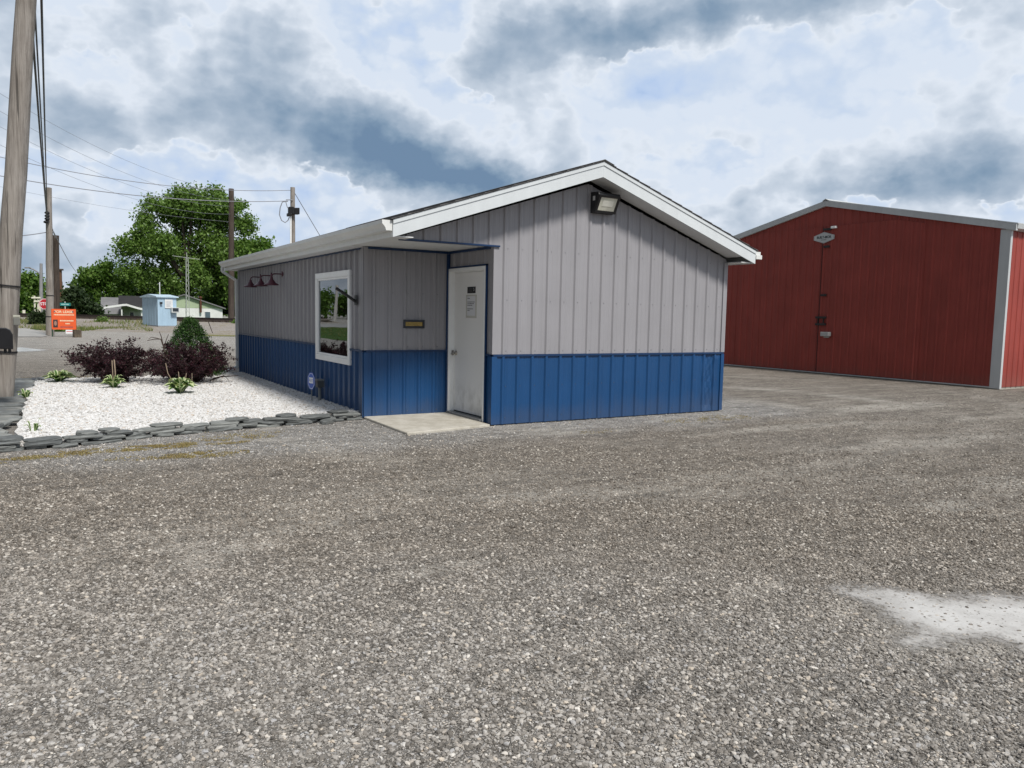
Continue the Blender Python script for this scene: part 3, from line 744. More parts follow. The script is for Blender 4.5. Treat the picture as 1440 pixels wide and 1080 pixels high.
MB().box((-.012, a0+w2, b0+w2), (-.006, a1-w2, b1-w2)).build('pane', M_glass, win)
mb = MB(); z = b0+.05
M_blind = plain('blind_slat', (.42, .42, .40), .5)
while z < b1-.04:
    mb.obox((.045, (a0+a1)/2, z), (.011, 0, -.009), (0, (a1-a0)/2-.04, 0), (.0005, 0, .0006)); z += .0265
mb.build('blind', M_blind, win)
mb = MB()                                                     # plain dark room behind the glass
mb.add([(.06, WY0-.3, .3), (2.2, WY0-.3, .3), (2.2, WY1+.6, .3), (.06, WY1+.6, .3), (.06, WY0-.3, 2.3), (2.2, WY0-.3, 2.3), (2.2, WY1+.6, 2.3), (.06, WY1+.6, 2.3)], [(0, 1, 2, 3), (4, 7, 6, 5), (0, 4, 5, 1), (1, 5, 6, 2), (2, 6, 7, 3)])
mb.build('room_lining', plain('room_paint', (.10, .10, .095), .8), OFF)

# door in the side of the recess
M_door = metal_paint('white_door_paint', (.66, .665, .65), .4, .04)
def door_mat():
    m, t, b = new_mat('scuffed_white_door', (.80, .80, .785), .42)
    pos = geo(t); z = sep(t, pos)[2]; n = noise(t, mapping(t, pos, scale=(5, 5, 1.3)), 1.8, 6, .65); n2 = noise(t, pos, 5, 5, .65)
    sc = (n*.6+n2*.5)
    f = ((z+(n-.5)*.5)*-1.0).step(-.62, -.28)*(sc.step(.48, .66))*.40 + sc.step(.62, .8)*.12
    link(t, mix(t, f, (.80, .80, .785), (.36, .35, .32)), b.inputs['Base Color']); return m
mb = MB(); y0, y1, zt, c = .178, 1.292, 2.108, .045
xo, xi = RX-.028, RX+.10
mb.box((xo, y0, .03), (xi, y0+c, zt)); mb.box((xo, y1-c, .03), (xi, y1, zt)); mb.box((xo, y0+c, zt-c), (xi, y1-c, zt))
mb.box((RX+.05, y0+c, .03), (xi, y0+c+.014, zt-c-.0)); mb.box((RX+.05, y1-c-.014, .03), (xi, y1-c, zt-c)); mb.box((RX+.05, y0+c+.014, zt-c-.014), (xi, y1-c-.014, zt-c))
frame = mb.build('door_frame', M_frame, OFF, .004)
leaf = MB().box((RX+.055, y0+c+.017, .075), (RX+.095, y1-c-.017, zt-c-.017)).build('door', door_mat(), OFF, .003)
MB().box((RX-.06, y0+c, .032), (RX+.10, y1-c, .06)).build('threshold', plain('grey_aluminium', (.22, .225, .23), .5, .3), OFF, .004)
MB().box((RX+.058, y0+c+.02, .060), (RX+.085, y1-c-.02, .073)).build('door_sweep', M_dark, leaf)
M_steel = plain('brushed_steel', (.38, .36, .33), .28, 1.0)
Mx = Matrix.Translation((RX+.055, 1.165, .905)) @ Matrix.Rotation(R_(-90), 4, 'Y')
def lathe_at(prof, Mx, n=20):
    q = MB(); q.lathe(prof, n=n); q.v = [tuple(Mx @ Vector(v)) for v in q.v]; return q
lathe_at([(.0, 0), (.034, 0), (.034, .008), (.014, .014), (.012, .03), (.026, .042), (.030, .055), (.024, .068), (.0, .072)], Mx).build('knob', M_steel, leaf)
MB().box((RX+.02, y1-c-.016, .87), (RX+.05, y1-c-.004, .94)).build('strike_plate', M_steel, frame)
MB().box((RX-.03, y0-.02, .03), (RX-.002, y0-.003, 2.13)).box((RX-.03, y0-.02, 2.111), (RX-.002, y1, 2.13)).build('door_trim', M_bluetrim, OFF)
# concrete step
m_, t_, b_ = new_mat('worn_concrete', rough=.85)
p_ = geo(t_); n_ = noise(t_, p_, 5, 6, .65); n2_ = noise(t_, p_, 45, 4, .6)
link(t_, mix(t_, (n_*.7+n2_*.3).step(.35, .65), (.36, .335, .28), (.50, .475, .42)), b_.inputs['Base Color']); link(t_, bump(t_, n2_, .4, .006), b_.inputs['Normal'])
tag(MB().prism([(x, y, -.03) for x, y in SLAB], (0, 0, .062)).build('concrete_step', m_, None, .012), 'low worn concrete slab at the foot of the white door', 'doorstep')
# mail slot
M_brass = plain('aged_brass', (.42, .30, .11), .35, 1.0, vary=.3, scale=25)
mb = MB(); sx0, sx1, sz0, sz1 = .555, .875, 1.253, 1.372
for a, b2 in (((sx0, DY-.036, sz0), (sx1, DY-.001, sz0+.028)), ((sx0, DY-.036, sz1-.028), (sx1, DY-.001, sz1)), ((sx0, DY-.036, sz0+.028), (sx0+.028, DY-.001, sz1-.028)), ((sx1-.028, DY-.036, sz0+.028), (sx1, DY-.001, sz1-.028))): mb.box(a, b2)
slot = mb.build('mail_slot', plain('dark_bronze', (.03, .035, .045), .5), OFF, .004)
mb = MB().box((sx0+.03, DY-.024, sz0+.030), (sx1-.03, DY-.012, sz1-.030)); mb.box((sx0+.06, DY-.029, sz0+.05), (sx1-.06, DY-.0245, sz0+.060))
mb.build('flap', M_brass, slot, .003)
# plaque and notice on the door
MXR = lambda y, z, x: frame_matrix((x, y, z), (0, -1, 0), (0, 0, 1))
xl = RX+.055
M_wtext = plain('pale_lettering', (.55, .55, .55), .5, vary=0); M_btext = plain('dark_lettering', (.04, .04, .05), .6, vary=0)
pl = tag(MB().box((xl-.004, .60, 1.755), (xl-.0005, .84, 1.845)).build('door_plaque', M_dark, None, .002), 'small black plaque with pale lettering high on the white door', 'plaque')
lettering('lettering', '5', .06, M_wtext, MXR(.645, 1.805, xl-.0045), pl, .0006)
mb = MB()
for k in range(3): mb.box((xl-.0055, .69, 1.775+k*.02), (xl-.0042, .82-.02*k, 1.780+k*.02))
mb.build('fine_print', plain('dim_lettering', (.12, .12, .12), .6, vary=0), pl)
no = tag(MB().box((xl-.003, .565, 1.415), (xl-.0005, .875, 1.735)).build('paper_notice', plain('laminate', (.55, .54, .49), .3, vary=.08), None), 'laminated paper notice taped to the white door under the plaque', 'notice')
MB().box((xl-.0042, .60, 1.445), (xl-.0031, .84, 1.715)).build('sheet', plain('paper', (.66, .67, .69), .6, vary=.03), no)
mb = MB(); r = random.Random(3)
for z, n_ in ((1.68, 1), (1.630, 3), (1.607, 3), (1.584, 2), (1.535, 2), (1.512, 1)):
    y = .825; mb = MB()
    for k in range(n_*2):
        l = r.uniform(.018, .038); mb.box((xl-.0050, y-l, z), (xl-.0043, y, z+.010)); y -= l+.009
        if y < .645: break
    mb.build('printed_line', M_btext, no)
# gooseneck barn lamps
M_plum = plain('plum_enamel', (.085, .018, .035), .35, vary=.15)
def lamp(y, label):
    o = empty('wall_lamp', (0, y, 2.15), label, 'wall lamp', 'gooseneck lamps on the side wall')
    rot = Matrix.Rotation(R_(-90), 4, 'Y')
    local(lathe_at([(0, 0), (.062, 0), (.062, .012), (.035, .022), (0, .024)], Matrix.Translation((-.019, y, 2.13)) @ rot).build('wall_plate', M_plum), o)
    pts = [(-.03, y, 2.13), (-.16, y, 2.13)] + [(-.16-.06*math.sin(a), y, 2.07+.06*math.cos(a)) for a in (0.3, .6, .9, 1.2, 1.57)] + [(-.22, y, 2.04)]
    local(MB().tube(pts, .011, 8).build('arm', M_plum), o)
    sh = [(.020, .115), (.026, .10), (.030, .075), (.055, .045), (.075, .015), (.12, -.012), (.135, -.03), (.132, -.032), (.115, -.016), (.07, .01), (.05, .038), (.02, .06)]
    local(MB().lathe(sh, (-.22, y, 1.955), 28).build('shade', M_plum), o)
    local(MB().lathe([(0, .03), (.02, .02), (.026, -.002), (.018, -.02), (0, -.027)], (-.22, y, 1.97), 12).build('bulb', plain('frosted_bulb', (.6, .6, .57), .3)), o)
    return o
lamp(5.55, 'plum barn lamp nearest the window of the grey side wall')
lamp(6.38, 'plum barn lamp between two others on the grey side wall')
lamp(7.26, 'plum barn lamp nearest the downspout on the grey side wall')
# flag bracket by the window
fb = empty('flag_bracket', (-.02, 1.60, 1.62), 'black flagpole bracket jutting from the wall beside the window', 'bracket')
local(MB().box((-.032, 1.555, 1.56), (-.021, 1.645, 1.70)).build('wall_plate', M_dark, None, .004), fb)
local(MB().tube([(-.03, 1.60, 1.61), (-.16, 1.62, 1.70), (-.30, 1.645, 1.79)], .021, 12).build('socket', M_dark), fb)
# floodlight under the gable peak
fl = empty('floodlight', (2.95, 0, 3.03), 'black wall-pack floodlight on the grey siding under the gable peak', 'floodlight')
xa, xb = 2.775, 3.155
body = MB().prism([(xa, -.018, 3.185), (xa, -.20, 3.165), (xa, -.215, 3.13), (xa, -.10, 2.905), (xa, -.018, 2.895)], (xb-xa, 0, 0)).build('housing', M_dark, None, .012); local(body, fl)
d1, d2 = Vector((0, -.215, 3.13)), Vector((0, -.10, 2.905)); nrm = Vector((0, -(d1.z-d2.z), (d1.y-d2.y))).normalized()
def on_slope(x, f, h): p = d1.lerp(d2, f) + nrm*h; return (x, p.y, p.z)
mb = MB()
for (u0, u1, f0, f1) in ((xa+.01, xb-.01, .0, .12), (xa+.01, xb-.01, .88, 1.0), (xa+.01, xa+.045, .12, .88), (xb-.045, xb-.01, .12, .88)):
    mb.prism([on_slope(u0, f0, .001), on_slope(u1, f0, .001), on_slope(u1, f1, .001), on_slope(u0, f1, .001)], nrm*.014)
local(mb.build('bezel', M_dark), fl)
mb = MB().prism([on_slope(xa+.047, .13, .001), on_slope(xb-.047, .13, .001), on_slope(xb-.047, .87, .001), on_slope(xa+.047, .87, .001)], nrm*.004)
m_ = plain('prismatic_lens', (.62, .61, .52), .15, vary=.15, scale=12); local(mb.build('lens', m_), fl)
mb = MB().prism([on_slope(xa+.10, .30, .006), on_slope(xb-.10, .30, .006), on_slope(xb-.10, .62, .006), on_slope(xa+.10, .62, .006)], nrm*.002)
local(mb.build('light_board', plain('led_board', (.75, .74, .66), .3)), fl)
local(MB().box((xa-.004, -.13, 3.06), (xa-.001, -.08, 3.12)).build('rating_label', M_wtext), fl)
# conduit stub and yard sign
M_pvc = plain('grey_pvc', (.20, .215, .22), .5)
co = empty('outdoor_outlet', (-.10, 3.05, .07), 'grey weatherproof outlet box on a short conduit by the blue wall', 'outlet box')
local(MB().tube([(-.10, 3.05, .0), (-.10, 3.05, .29)], .024, 12).build('conduit', M_pvc), co)
local(MB().box((-.15, 2.99, .28), (-.05, 3.11, .40)).build('box', plain('dark_grey_box', (.07, .08, .085), .5), None, .008), co)
local(MB().box((-.158, 2.985, .385), (-.045, 3.115, .41)).build('lid', M_pvc, None, .004), co)
ys = empty('yard_sign', (-.24, 3.02, .07), 'small blue octagonal security sign on a stake by the wall', 'yard sign')
sx, sy = Vector((.22, -.975, 0)), Vector((0, 0, 1)); sn = sx.cross(sy)
c0 = Vector((-.24, 3.02, .385)); M_sblue = plain('sign_blue', (.02, .10, .50), .4); M_sign_white = plain('sign_white', (.75, .76, .78), .4, vary=.03)
def octagon(c, r, rx=1.0): return [c + sx*(r*rx*math.cos(R_(22.5+45*k))) + sy*(r*math.sin(R_(22.5+45*k))) for k in range(8)]
local(MB().prism(octagon(c0, .142, .82), sn*.004).build('plate', M_sblue), ys)
mb = MB(); o1, o2 = octagon(c0+sn*.0042, .128, .82), octagon(c0+sn*.0042, .120, .82)
mb.add(o1+o2, [(i, (i+1) % 8, 8+(i+1) % 8, 8+i) for i in range(8)]); local(mb.build('border', M_sign_white), ys)
mb = MB().prism([c0+sx*a+sy*b2+sn*.0045 for a, b2 in ((-.062, -.035), (.062, -.035), (.062, .055), (-.062, .055))], sn*.001); local(mb.build('panel', M_sign_white), ys)
lettering('lettering', 'ADT', .058, M_sblue, frame_matrix(c0+sn*.0062+sy*.01, sx, sy), ys, .0004)
local(MB().tube([c0-sy*.12-sn*.004, c0-sy*.34-sn*.004+sx*.01], .009, 8).build('stake', M_pvc), ys)

# ------------------------------------------------------------------ the red barn
BX, BY0, BYR = 14.713, .39, 5.19
BY1 = 2*BYR-BY0
M_red = metal_paint('barn_red_steel', (.285, .052, .040), .55, .12, .3, .25, (.20, .10, .08))
M_galv = metal_paint('galvanised_trim', (.50, .52, .53), .45, .07)
BARN = empty('red_barn', (BX, BY0, 0), 'large red steel barn with grey trim across the gravel lot', 'barn')
def bpart(o): return local(o, BARN)
BSL = .216
def btop(y): return 3.60 + BSL*((BYR-BY0)-abs(y-BYR))
bpart(siding('wall_panel', (BX, BY0), (0, 1), (-1, 0), BY1-BY0, .05, lambda t: btop(BY0+t), M_red, None, .14, .2286, .020, extra=(BYR-BY0,), minor=.002))
bpart(siding('wall_panel', (BX, BY0), (1, 0), (0, -1), 16, .05, lambda t: 3.62, M_red, None, .30, .2286, .016, minor=.002))
bpart(siding('wall_panel', (BX+16, BY0), (0, 1), (1, 0), BY1-BY0, .05, lambda t: btop(BY0+t), M_red, None, .14, extra=(BYR-BY0,)))
bpart(siding('wall_panel', (BX, BY1), (1, 0), (0, 1), 16, .05, lambda t: 3.62, M_red, None, .14))
bpart(MB().box((BX-.025, BY0-.025, .02), (BX+.06, BY0+.20, 3.60)).build('corner_trim', M_galv, None, .003))
bpart(MB().box((BX-.025, BY1-.20, .02), (BX+.06, BY1+.025, 3.60)).build('corner_trim', M_galv, None, .003))
for ya, yb in ((BY0-.14, BYR-.0006), (BYR+.0006, BY1+.14)):
    bpart(MB().prism([(BX-.07, ya, btop(ya)-.015), (BX-.07, yb, btop(yb)-.015), (BX-.07, yb, btop(yb)+.125), (BX-.07, ya, btop(ya)+.125)], (.07, 0, 0)).build('rake_trim', M_galv))
    bpart(MB().prism([(BX-.05, ya-.02, btop(ya)+.127), (BX-.05, yb, btop(yb)+.127), (BX-.05, yb, btop(yb)+.15), (BX-.05, ya-.02, btop(ya)+.15)], (16.2, 0, 0)).build('roof', M_galv))
bpart(MB().prism([(BX-.085, BYR-.11, btop(BYR)+.128), (BX-.085, BYR, btop(BYR)+.152), (BX-.085, BYR+.11, btop(BYR)+.128), (BX-.085, BYR, btop(BYR)+.185)], (16.2, 0, 0)).build('ridge_cap', M_galv))
bpart(MB().prism([(BX-.03, BY0-.03, 3.56), (BX-.03, BY0-.15, 3.60), (BX-.03, BY0-.17, 3.71), (BX-.03, BY0-.03, 3.71)], (16.1, 0, 0)).build('eave_trim', M_galv))
bpart(MB().box((BX+.01, BY0+.01, -.02), (BX+15.9, BY1-.01, .06)).build('foundation', plain('pale_concrete', (.38, .36, .31), .9)))
bpart(MB().box((BX-.028, BY0+.2, .03), (BX-.004, BY1-.2, .055)).build('base_trim', M_galv))
M_seam = plain('dark_red_seam', (.055, .010, .009), .7)
M_blackiron = plain('black_iron', (.018, .014, .014), .55)
d = bpart(siding('sliding_door', (BX-.03, BYR+.055), (0, 1), (-1, 0), 2.9, .07, lambda t: min(4.06, btop(BYR+.055+t)-.12), M_red, None, .06, .2286, .020, minor=.002))
d2 = bpart(siding('sliding_door', (BX-.03, BYR-2.85), (0, 1), (-1, 0), 2.885, .07, lambda t: min(4.06, btop(BYR-2.85+t)-.12), M_red, None, .10, .2286, .020, minor=.002))
bpart(MB().box((BX-.036, BYR+.034, .07), (BX-.004, BYR+.056, 4.05)).build('door_seam', M_seam))
for (y, z, l) in ((5.08, 3.985, .24), (5.08, 3.515, .18), (5.09, 2.19, .18), (5.14, 1.575, .34), (5.14, 1.385, .34)):
    bpart(MB().box((BX-.085, y-l/2, z-.03), (BX-.052, y+l/2, z+.03)).build('bracket', M_blackiron, None, .005))
for y in (5.23, 5.06): bpart(MB().box((BX-.07, y-.012, 1.416), (BX-.045, y+.012, 1.544)).build('latch_bar', M_blackiron))
bpart(MB().box((BX-.12, 4.80, 3.99), (BX-.036, 4.95, 4.05)).build('motion_sensor', M_frame, None, .008))
bl = tag(MB().box((BX-.18, 4.79, 1.06), (BX-.052, 5.05, 1.18)).box((BX-.10, 4.84, 1.02), (BX-.05, 5.0, 1.06)).build('junction_box', plain('grey_box', (.42, .43, .42), .45), None, .012), 'pale grey box low on the red barn wall below the iron latches', 'box')
# hexagonal sign
hs = empty('barn_sign', (BX-.05, 5.185, 3.765), 'white hexagonal maker sign high on the red barn front', 'sign')
hexa = [(.325, .055), (.325, -.055), (0, -.155), (-.325, -.055), (-.325, .055), (0, .155)]
M_signgrey = plain('sign_enamel', (.52, .54, .54), .4); M_ink = plain('dark_green_ink', (.015, .03, .035), .5, vary=0)
local(MB().prism([(BX-.053, 5.185+a, 3.765+b2) for a, b2 in hexa], (-.012, 0, 0)).build('plate', M_signgrey), hs)
mb = MB(); o1 = [(BX-.0658, 5.185+a*.96, 3.765+b2*.95) for a, b2 in hexa]; o2 = [(BX-.0658, 5.185+a*.92, 3.765+b2*.89) for a, b2 in hexa]
mb.add(o1+o2, [(i, (i+1) % 6, 6+(i+1) % 6, 6+i) for i in range(6)]); local(mb.build('border', plain('sign_border', (.40, .36, .37), .5)), hs)
lettering('lettering', 'BUILT-MOR', .094, M_ink, frame_matrix((BX-.0665, 5.185, 3.775), (0, -1, 0), (0, 0, 1)), hs, .001, 1.0, .95, .0025)
lettering('lettering', 'BUILDINGS', .034, M_ink, frame_matrix((BX-.0665, 5.185, 3.705), (0, -1, 0), (0, 0, 1)), hs, .001)

# ------------------------------------------------------------------ utility poles and wires
def wood(name, c0, c1, grain=30):
    m, t, b = new_mat(name, rough=.85, spec=.2); v = texco(t)
    n = noise(t, mapping(t, v, scale=(grain, grain, 1.1)), 1.0, 6, .65); n2 = noise(t, v, 1.4, 4)
    cr = noise(t, mapping(t, v, scale=(16, 16, .5)), 1.0, 3, .5).step(.62, .68)
    n3 = noise(t, mapping(t, v, scale=(grain*3.2, grain*3.2, 2.4)), 1.0, 5, .7); n4 = noise(t, mapping(t, v, scale=(2, 2, .5)), 1.0, 4, .6)
    c = mix(t, (n*.5+n3*.45+n2*.15).step(.36, .70), c0, c1); c = mix(t, 1.0, c, mix(t, n4.step(.3, .7), (.72, .70, .68), (1.1, 1.1, 1.12)), 'MULTIPLY'); c = mix(t, cr*.8, c, tuple(x*.3 for x in c0))
    link(t, c, b.inputs['Base Color']); link(t, bump(t, n, .6, .02), b.inputs['Normal']); return m
M_wood = wood('weathered_pole_wood', (.16, .142, .125), (.34, .315, .285)); M_darkwood = wood('creosoted_wood', (.035, .028, .024), (.095, .075, .062))
M_brownwood = wood('brown_pole_wood', (.07, .040, .026), (.19, .105, .065))
M_wire = plain('black_cable', (.012, .012, .013), .5, vary=0); M_thin = plain('weathered_wire', (.24, .25, .28), .5, vary=0)
def pole(base, top, r0, r1, mat, label, name='utility_pole', group=None):
    o = empty(name, base, label, 'utility pole', group); b2, t2 = Vector(base), Vector(top)
    rr = random.Random(int(abs(base[0]*100))); n = 10; pts = [b2.lerp(t2, k/n) for k in range(n+1)]
    for p in pts[1:-1]: p += Vector((rr.uniform(-.008, .008), rr.uniform(-.008, .008), 0))
    local(MB().tube(pts, [r0+(r1-r0)*k/n for k in range(n+1)], 18).build('shaft', mat), o); return o
def wire(p0, p1, sag, r, label, mat=M_wire, n=26, cat='wire', name='overhead_wire', group=None):
    p0, p1 = Vector(p0), Vector(p1); pts = []
    for k in range(n+1):
        f = k/n; p = p0.lerp(p1, f); p.z -= 4*sag*f*(1-f); pts.append(p)
    return tag(MB().tube(pts, r, 5).build(name, mat), label, cat, group)
# near pole
nb = ground_at(1, 567); nt = at(40, -40, 13.6); nt = nb + (nt-nb)*1.35
P1 = pole(nb, nt, .160, .116, M_wood, 'thick weathered grey pole at the left corner of the white bed')
ax = (nt-nb).normalized()
def ring(o, root_base, axis, h, r, mat, th=.012, nm='strap'):
    c = root_base + axis*h; local(MB().tube([c-axis*th, c+axis*th], r, 18).build(nm, mat), o)
ring(P1, nb, ax, .78, .172, M_dark, .014); ring(P1, nb, ax, 1.76, .168, M_dark, .010)
side_dir = CR.copy(); side_dir.z = 0; side_dir.normalize(); toc = Vector((CAM.x-nb.x, CAM.y-nb.y, 0)).normalized()
# black mailbox hung on the near pole, small meter box on its far side
c = at(-14, 475, 12.7)
mbx = empty('mailbox', c, 'black plastic box fixed to the front of the thick near pole', 'mailbox')
q = MB(); prof = [(-.17, -.14), (.17, -.14), (.17, .06), (.14, .115), (.08, .14), (-.08, .14), (-.14, .115), (-.17, .06)]
q.prism([c + toc*(-.1) + side_dir*(a*1.0+.14) + Vector((0, 0, b2)) for a, b2 in prof], toc*.36); local(q.build('body', M_dark, None, .01), mbx)
for a in (.20, .26): local(MB().tube([c+toc*.15+side_dir*a+Vector((0, 0, -.20)), c+toc*.15+side_dir*a+Vector((0, 0, -.14))], .018, 8).build('bolt', M_dark), mbx)
c = at(23.5, 452, 13.45)
ub = empty('meter_box', c, 'small grey metal box on the back edge of the near pole', 'box')
local(MB().obox(c, side_dir*.05, toc*.05, Vector((0, 0, .055))).build('body', plain('grey_metal_box', (.22, .22, .20), .5), None, .008), ub)
local(MB().obox(c+Vector((0, 0, .075)), side_dir*.052, toc*.05, Vector((0, 0, .018))).build('lid', plain('pale_lid', (.50, .50, .42), .5), None, .006), ub)
# second grey pole
D2 = 46.0; b2_ = ground_at(70.5, 472); D2 = math.hypot(b2_.x-CAM.x, b2_.y-CAM.y)
P2 = pole(b2_, at(68.6, 264, D2), .185, .13, M_wood, 'pale grey pole beside the orange sign board')
t2_ = at(68.2, 264, D2); ax2 = (t2_-b2_).normalized()
for h in (.95, 2.0): ring(P2, b2_, ax2, h, .19, M_dark, .02)
local(MB().tube([at(73.0, 440, D2+.2), at(72.6, 326, D2+.2)], .055, 8).build('cable_conduit', M_darkwood), P2)
hub_ = at(66.3, 305, D2-.2)
for k, py in enumerate((299, 303.5, 307.5, 312)):
    c = at(66.2-(k == 3)*1.5, py, D2-.25); local(MB().lathe([(0, -.09), (.10, -.05), (.12, 0), (.07, .05), (0, .09)], c, 10).build('insulator', M_dark), P2)
gw = 'heavy cables strung to the pale grey pole'
wire(hub_, at(56.6, -60, 11.0), .0, .017, 'thickest black cable dropping from overhead to the pale grey pole', group=gw)
wire(at(65.6, 300, D2-.2), nb+(nt-nb)*.80, .25, .017, 'middle of the three black cables reaching the pale grey pole', group=gw)
wire(at(66.3, 309, D2-.2), nb+(nt-nb)*.735, .35, .022, 'lowest black cable hung from the near pole to the pale grey pole', group=gw)
# poles far behind
def far_pole(px, py0, py1, D, r, mat, label, name='utility_pole', lean=0):
    a = at(px, py1, D); b2 = at(px+lean, py0, D); a.z = min(a.z, 0.0); return pole(a, b2, r, r*.8, mat, label, name)
far_pole(78.6, 331, 446, 62, .24, M_darkwood, 'dark creosoted pole right behind the pale grey pole')
far_pole(82.5, 379, 446, 84, .36, M_brownwood, 'brown pole with a dark cap behind the orange sign', lean=-.4)
MBc = local(MB().box(tuple(at(82.4, 380, 84)-Vector((.4, .4, 0))), tuple(at(82.4, 379, 84)+Vector((.4, .4, .06)))).build('cap', M_darkwood), bpy.data.objects['utility_pole.003'])
far_pole(85.4, 396, 446, 98, .30, M_brownwood, 'short brown pole farthest right in the row behind the orange sign', lean=-1.0)
far_pole(87.0, 408, 446, 112, .22, M_darkwood, 'thin dark post at the end of the row behind the orange sign')
D3, D4 = 64.0, 50.0
P3 = far_pole(325.2, 265.5, 450, D3, .24, M_darkwood, 'tall dark pole standing before the big tree')
P4 = far_pole(411.6, 263.5, 450, D4, .17, M_wood, 'grey pole with electrical gear rising behind the office roof', lean=0)
for (px, py, w, h) in ((409.2, 296, .16, .22), (416, 297, .20, .20), (406.5, 302, .12, .10)):
    c = at(px, py, D4-.3); local(MB().obox(c, CR*w, toc*.14, Vector((0, 0, h))).build('transformer_box', M_dark, None, .03), P4)
local(MB().tube([at(408.9, 303, D4-.2), at(408.9, 345, D4-.2)], .05, 8).build('conduit', M_frame), P4)
def loop(pts, r, label, nm='cable_loop'):
    return local(MB().tube([at(x, y, D4-.2) for x, y in pts], r, 5).build(nm, M_thin), P4)
loop([(405, 283), (397, 284), (394, 292), (393, 302), (396, 310), (401, 313), (405, 310), (407, 305)], .03, '')
loop([(402, 284), (404, 291), (408, 297)], .025, '')
loop([(411.8, 281), (402, 281)], .03, '', 'standoff_arm')
wire(at(413.5, 270, D4), at(455, 340, D4+4), .0, .022, 'guy wire slanting down right from the pole behind the roof', M_thin)
tp4, tp3 = at(409.5, 267.5, D4), at(325, 267, D3)
wire(tp4, at(-20, 216, D4-6), .55, .018, 'long upper wire crossing the sky to the pole behind the roof', M_thin)
wire(at(405, 282.5, D4), at(-20, 243.5, D4-6), .45, .021, 'long dark lower wire passing behind the big tree to the pole with gear', M_thin)
for k, (y0, y1, lab) in enumerate(((113, 268, 'highest thin wire running down to the tall dark pole'), (139, 281, 'second thin wire from the top running down to the tall dark pole'), (162, 290, 'third thin wire from the top running down to the tall dark pole'), (189, 301, 'fourth thin wire from the top running down to the tall dark pole'), (256, 312, 'lowest and faintest wire running down to the tall dark pole'))):
    wire(at(325, y1, D3), at(-30, y0, D3-24 if k < 4 else D3-8), .9 if k < 4 else .3, .008, lab, M_thin)
wire(at(66, 326.5, D2), at(-12, 334, D2-3), .05, .022, 'short wire leaving the pale grey pole to the left', M_thin)
wire(at(74, 322, D2), at(79, 335, 62), .1, .02, 'short wire from the pale grey pole to the dark pole behind', M_thin)
wire(at(75, 325, D2), at(107, 382, 95), .2, .02, 'thin wire sagging from the pale grey pole toward the trees', M_thin)
# street lamp
a = at(57.6, 440, 96); a.z = 0
SLp = empty('street_lamp', a, 'tall grey street lamp with a curved arm behind the near pole', 'street lamp')
M_alu = plain('dull_aluminium', (.25, .25, .26), .5)
local(MB().tube([a, at(57.8, 370.5, 96)], [.22, .14], 10).build('pole', M_alu), SLp)
local(MB().tube([at(x, y, 96) for x, y in ((57.6, 387), (53, 382.5), (47, 378.8), (41, 376.5))], .08, 8).build('arm', M_alu), SLp)
local(MB().obox(at(38.8, 376.4, 96), CR*.32, toc*.12, Vector((0, 0, .07))).build('lamp_head', M_alu, None, .03), SLp)

# ------------------------------------------------------------------ orange sign and the small roadside things
SD = D2-1.5
os_ = empty('lease_sign', ground_at(90, 474), 'orange real estate sign board on green posts beside the grey pole', 'sign')
M_orange = plain('orange_sign', (.74, .105, .022), .45, vary=.08); M_green = plain('green_post', (.02, .06, .035), .5)
def sgn(px, py, off=0.0): return at(px, py, SD-off)
sX = (at(107, 449, SD)-at(72.5, 449, SD)); sX.z = 0; sW = sX.length; sX.normalize(); sZ = Vector((0, 0, 1)); sN = sX.cross(sZ)
sc_ = sgn(89.8, 449); sH = 28.2*SD/FPX*.875
def on_sign(u, v, h=0.0): return sc_ + sX*(u*sW) + sZ*(v*sH) + sN*h   # u, v in -.5...5
def sbox(u0, u1, v0, v1, h0, h1): return MB().prism([on_sign(u0, v0, h0), on_sign(u1, v0, h0), on_sign(u1, v1, h0), on_sign(u0, v1, h0)], sN*(h1-h0))
local(sbox(-.5, .5, -.5, .5, -.02, .015).build('board', M_orange), os_)
FM = lambda u, v, h=.017: frame_matrix(on_sign(u, v, h), sX, sZ)
M_cream = plain('cream_lettering', (.75, .62, .42), .5, vary=0); M_navy = plain('dark_lettering_paint', (.10, .06, .09), .5, vary=0)
lettering('lettering', 'FOR LEASE', .165, M_cream, FM(.0, .36), os_, .002, 1.0, 1.0, .004)
q = MB(); r = random.Random(8)
for (v, u0, u1, h, dark) in ((.19, -.40, .42, .055, 0), (-.10, -.16, .40, .06, 0), (-.24, .06, .26, .055, 0), (-.40, -.16, .36, .045, 1)):
    q = MB(); u = u0
    while u < u1-.02:
        l = r.uniform(.02, .05); p = [on_sign(u, v, .016), on_sign(min(u+l, u1), v, .016), on_sign(min(u+l, u1), v+h, .016), on_sign(u, v+h, .016)]; q.prism(p, sN*.003); u += l+.012
    local(q.build('text_line', M_navy if dark else M_cream), os_)
for u in (-.38, .38): local(sbox(u-.025, u+.025, .33, .41, .016, .020).build('emblem', M_navy), os_)
ph_ = local(sbox(-.44, -.25, -.40, -.02, .016, .022).build('portrait', plain('portrait_dark', (.04, .025, .025), .5), None), os_)
e_ = MB().prism([on_sign(-.345+.055*math.cos(k*.628), -.20+.12*math.sin(k*.628), .0225) for k in range(10)], sN*.002); local(e_.build('face', plain('portrait_skin', (.35, .20, .15), .5)), os_)
local(sbox(.06, .5, -.70, -.515, -.012, .006).build('rider_panel', M_sign_white), os_)
local(sbox(.09, .47, -.61, -.58, .0065, .009).build('rider_line', plain('red_lettering', (.55, .05, .04), .5, vary=0)), os_)
for u in (-.485, .485):
    p = on_sign(u, 0, -.045); local(MB().tube([(p.x, p.y, 0), (p.x, p.y, p.z+.5*sH)], .028, 6).build('post', M_green), os_)
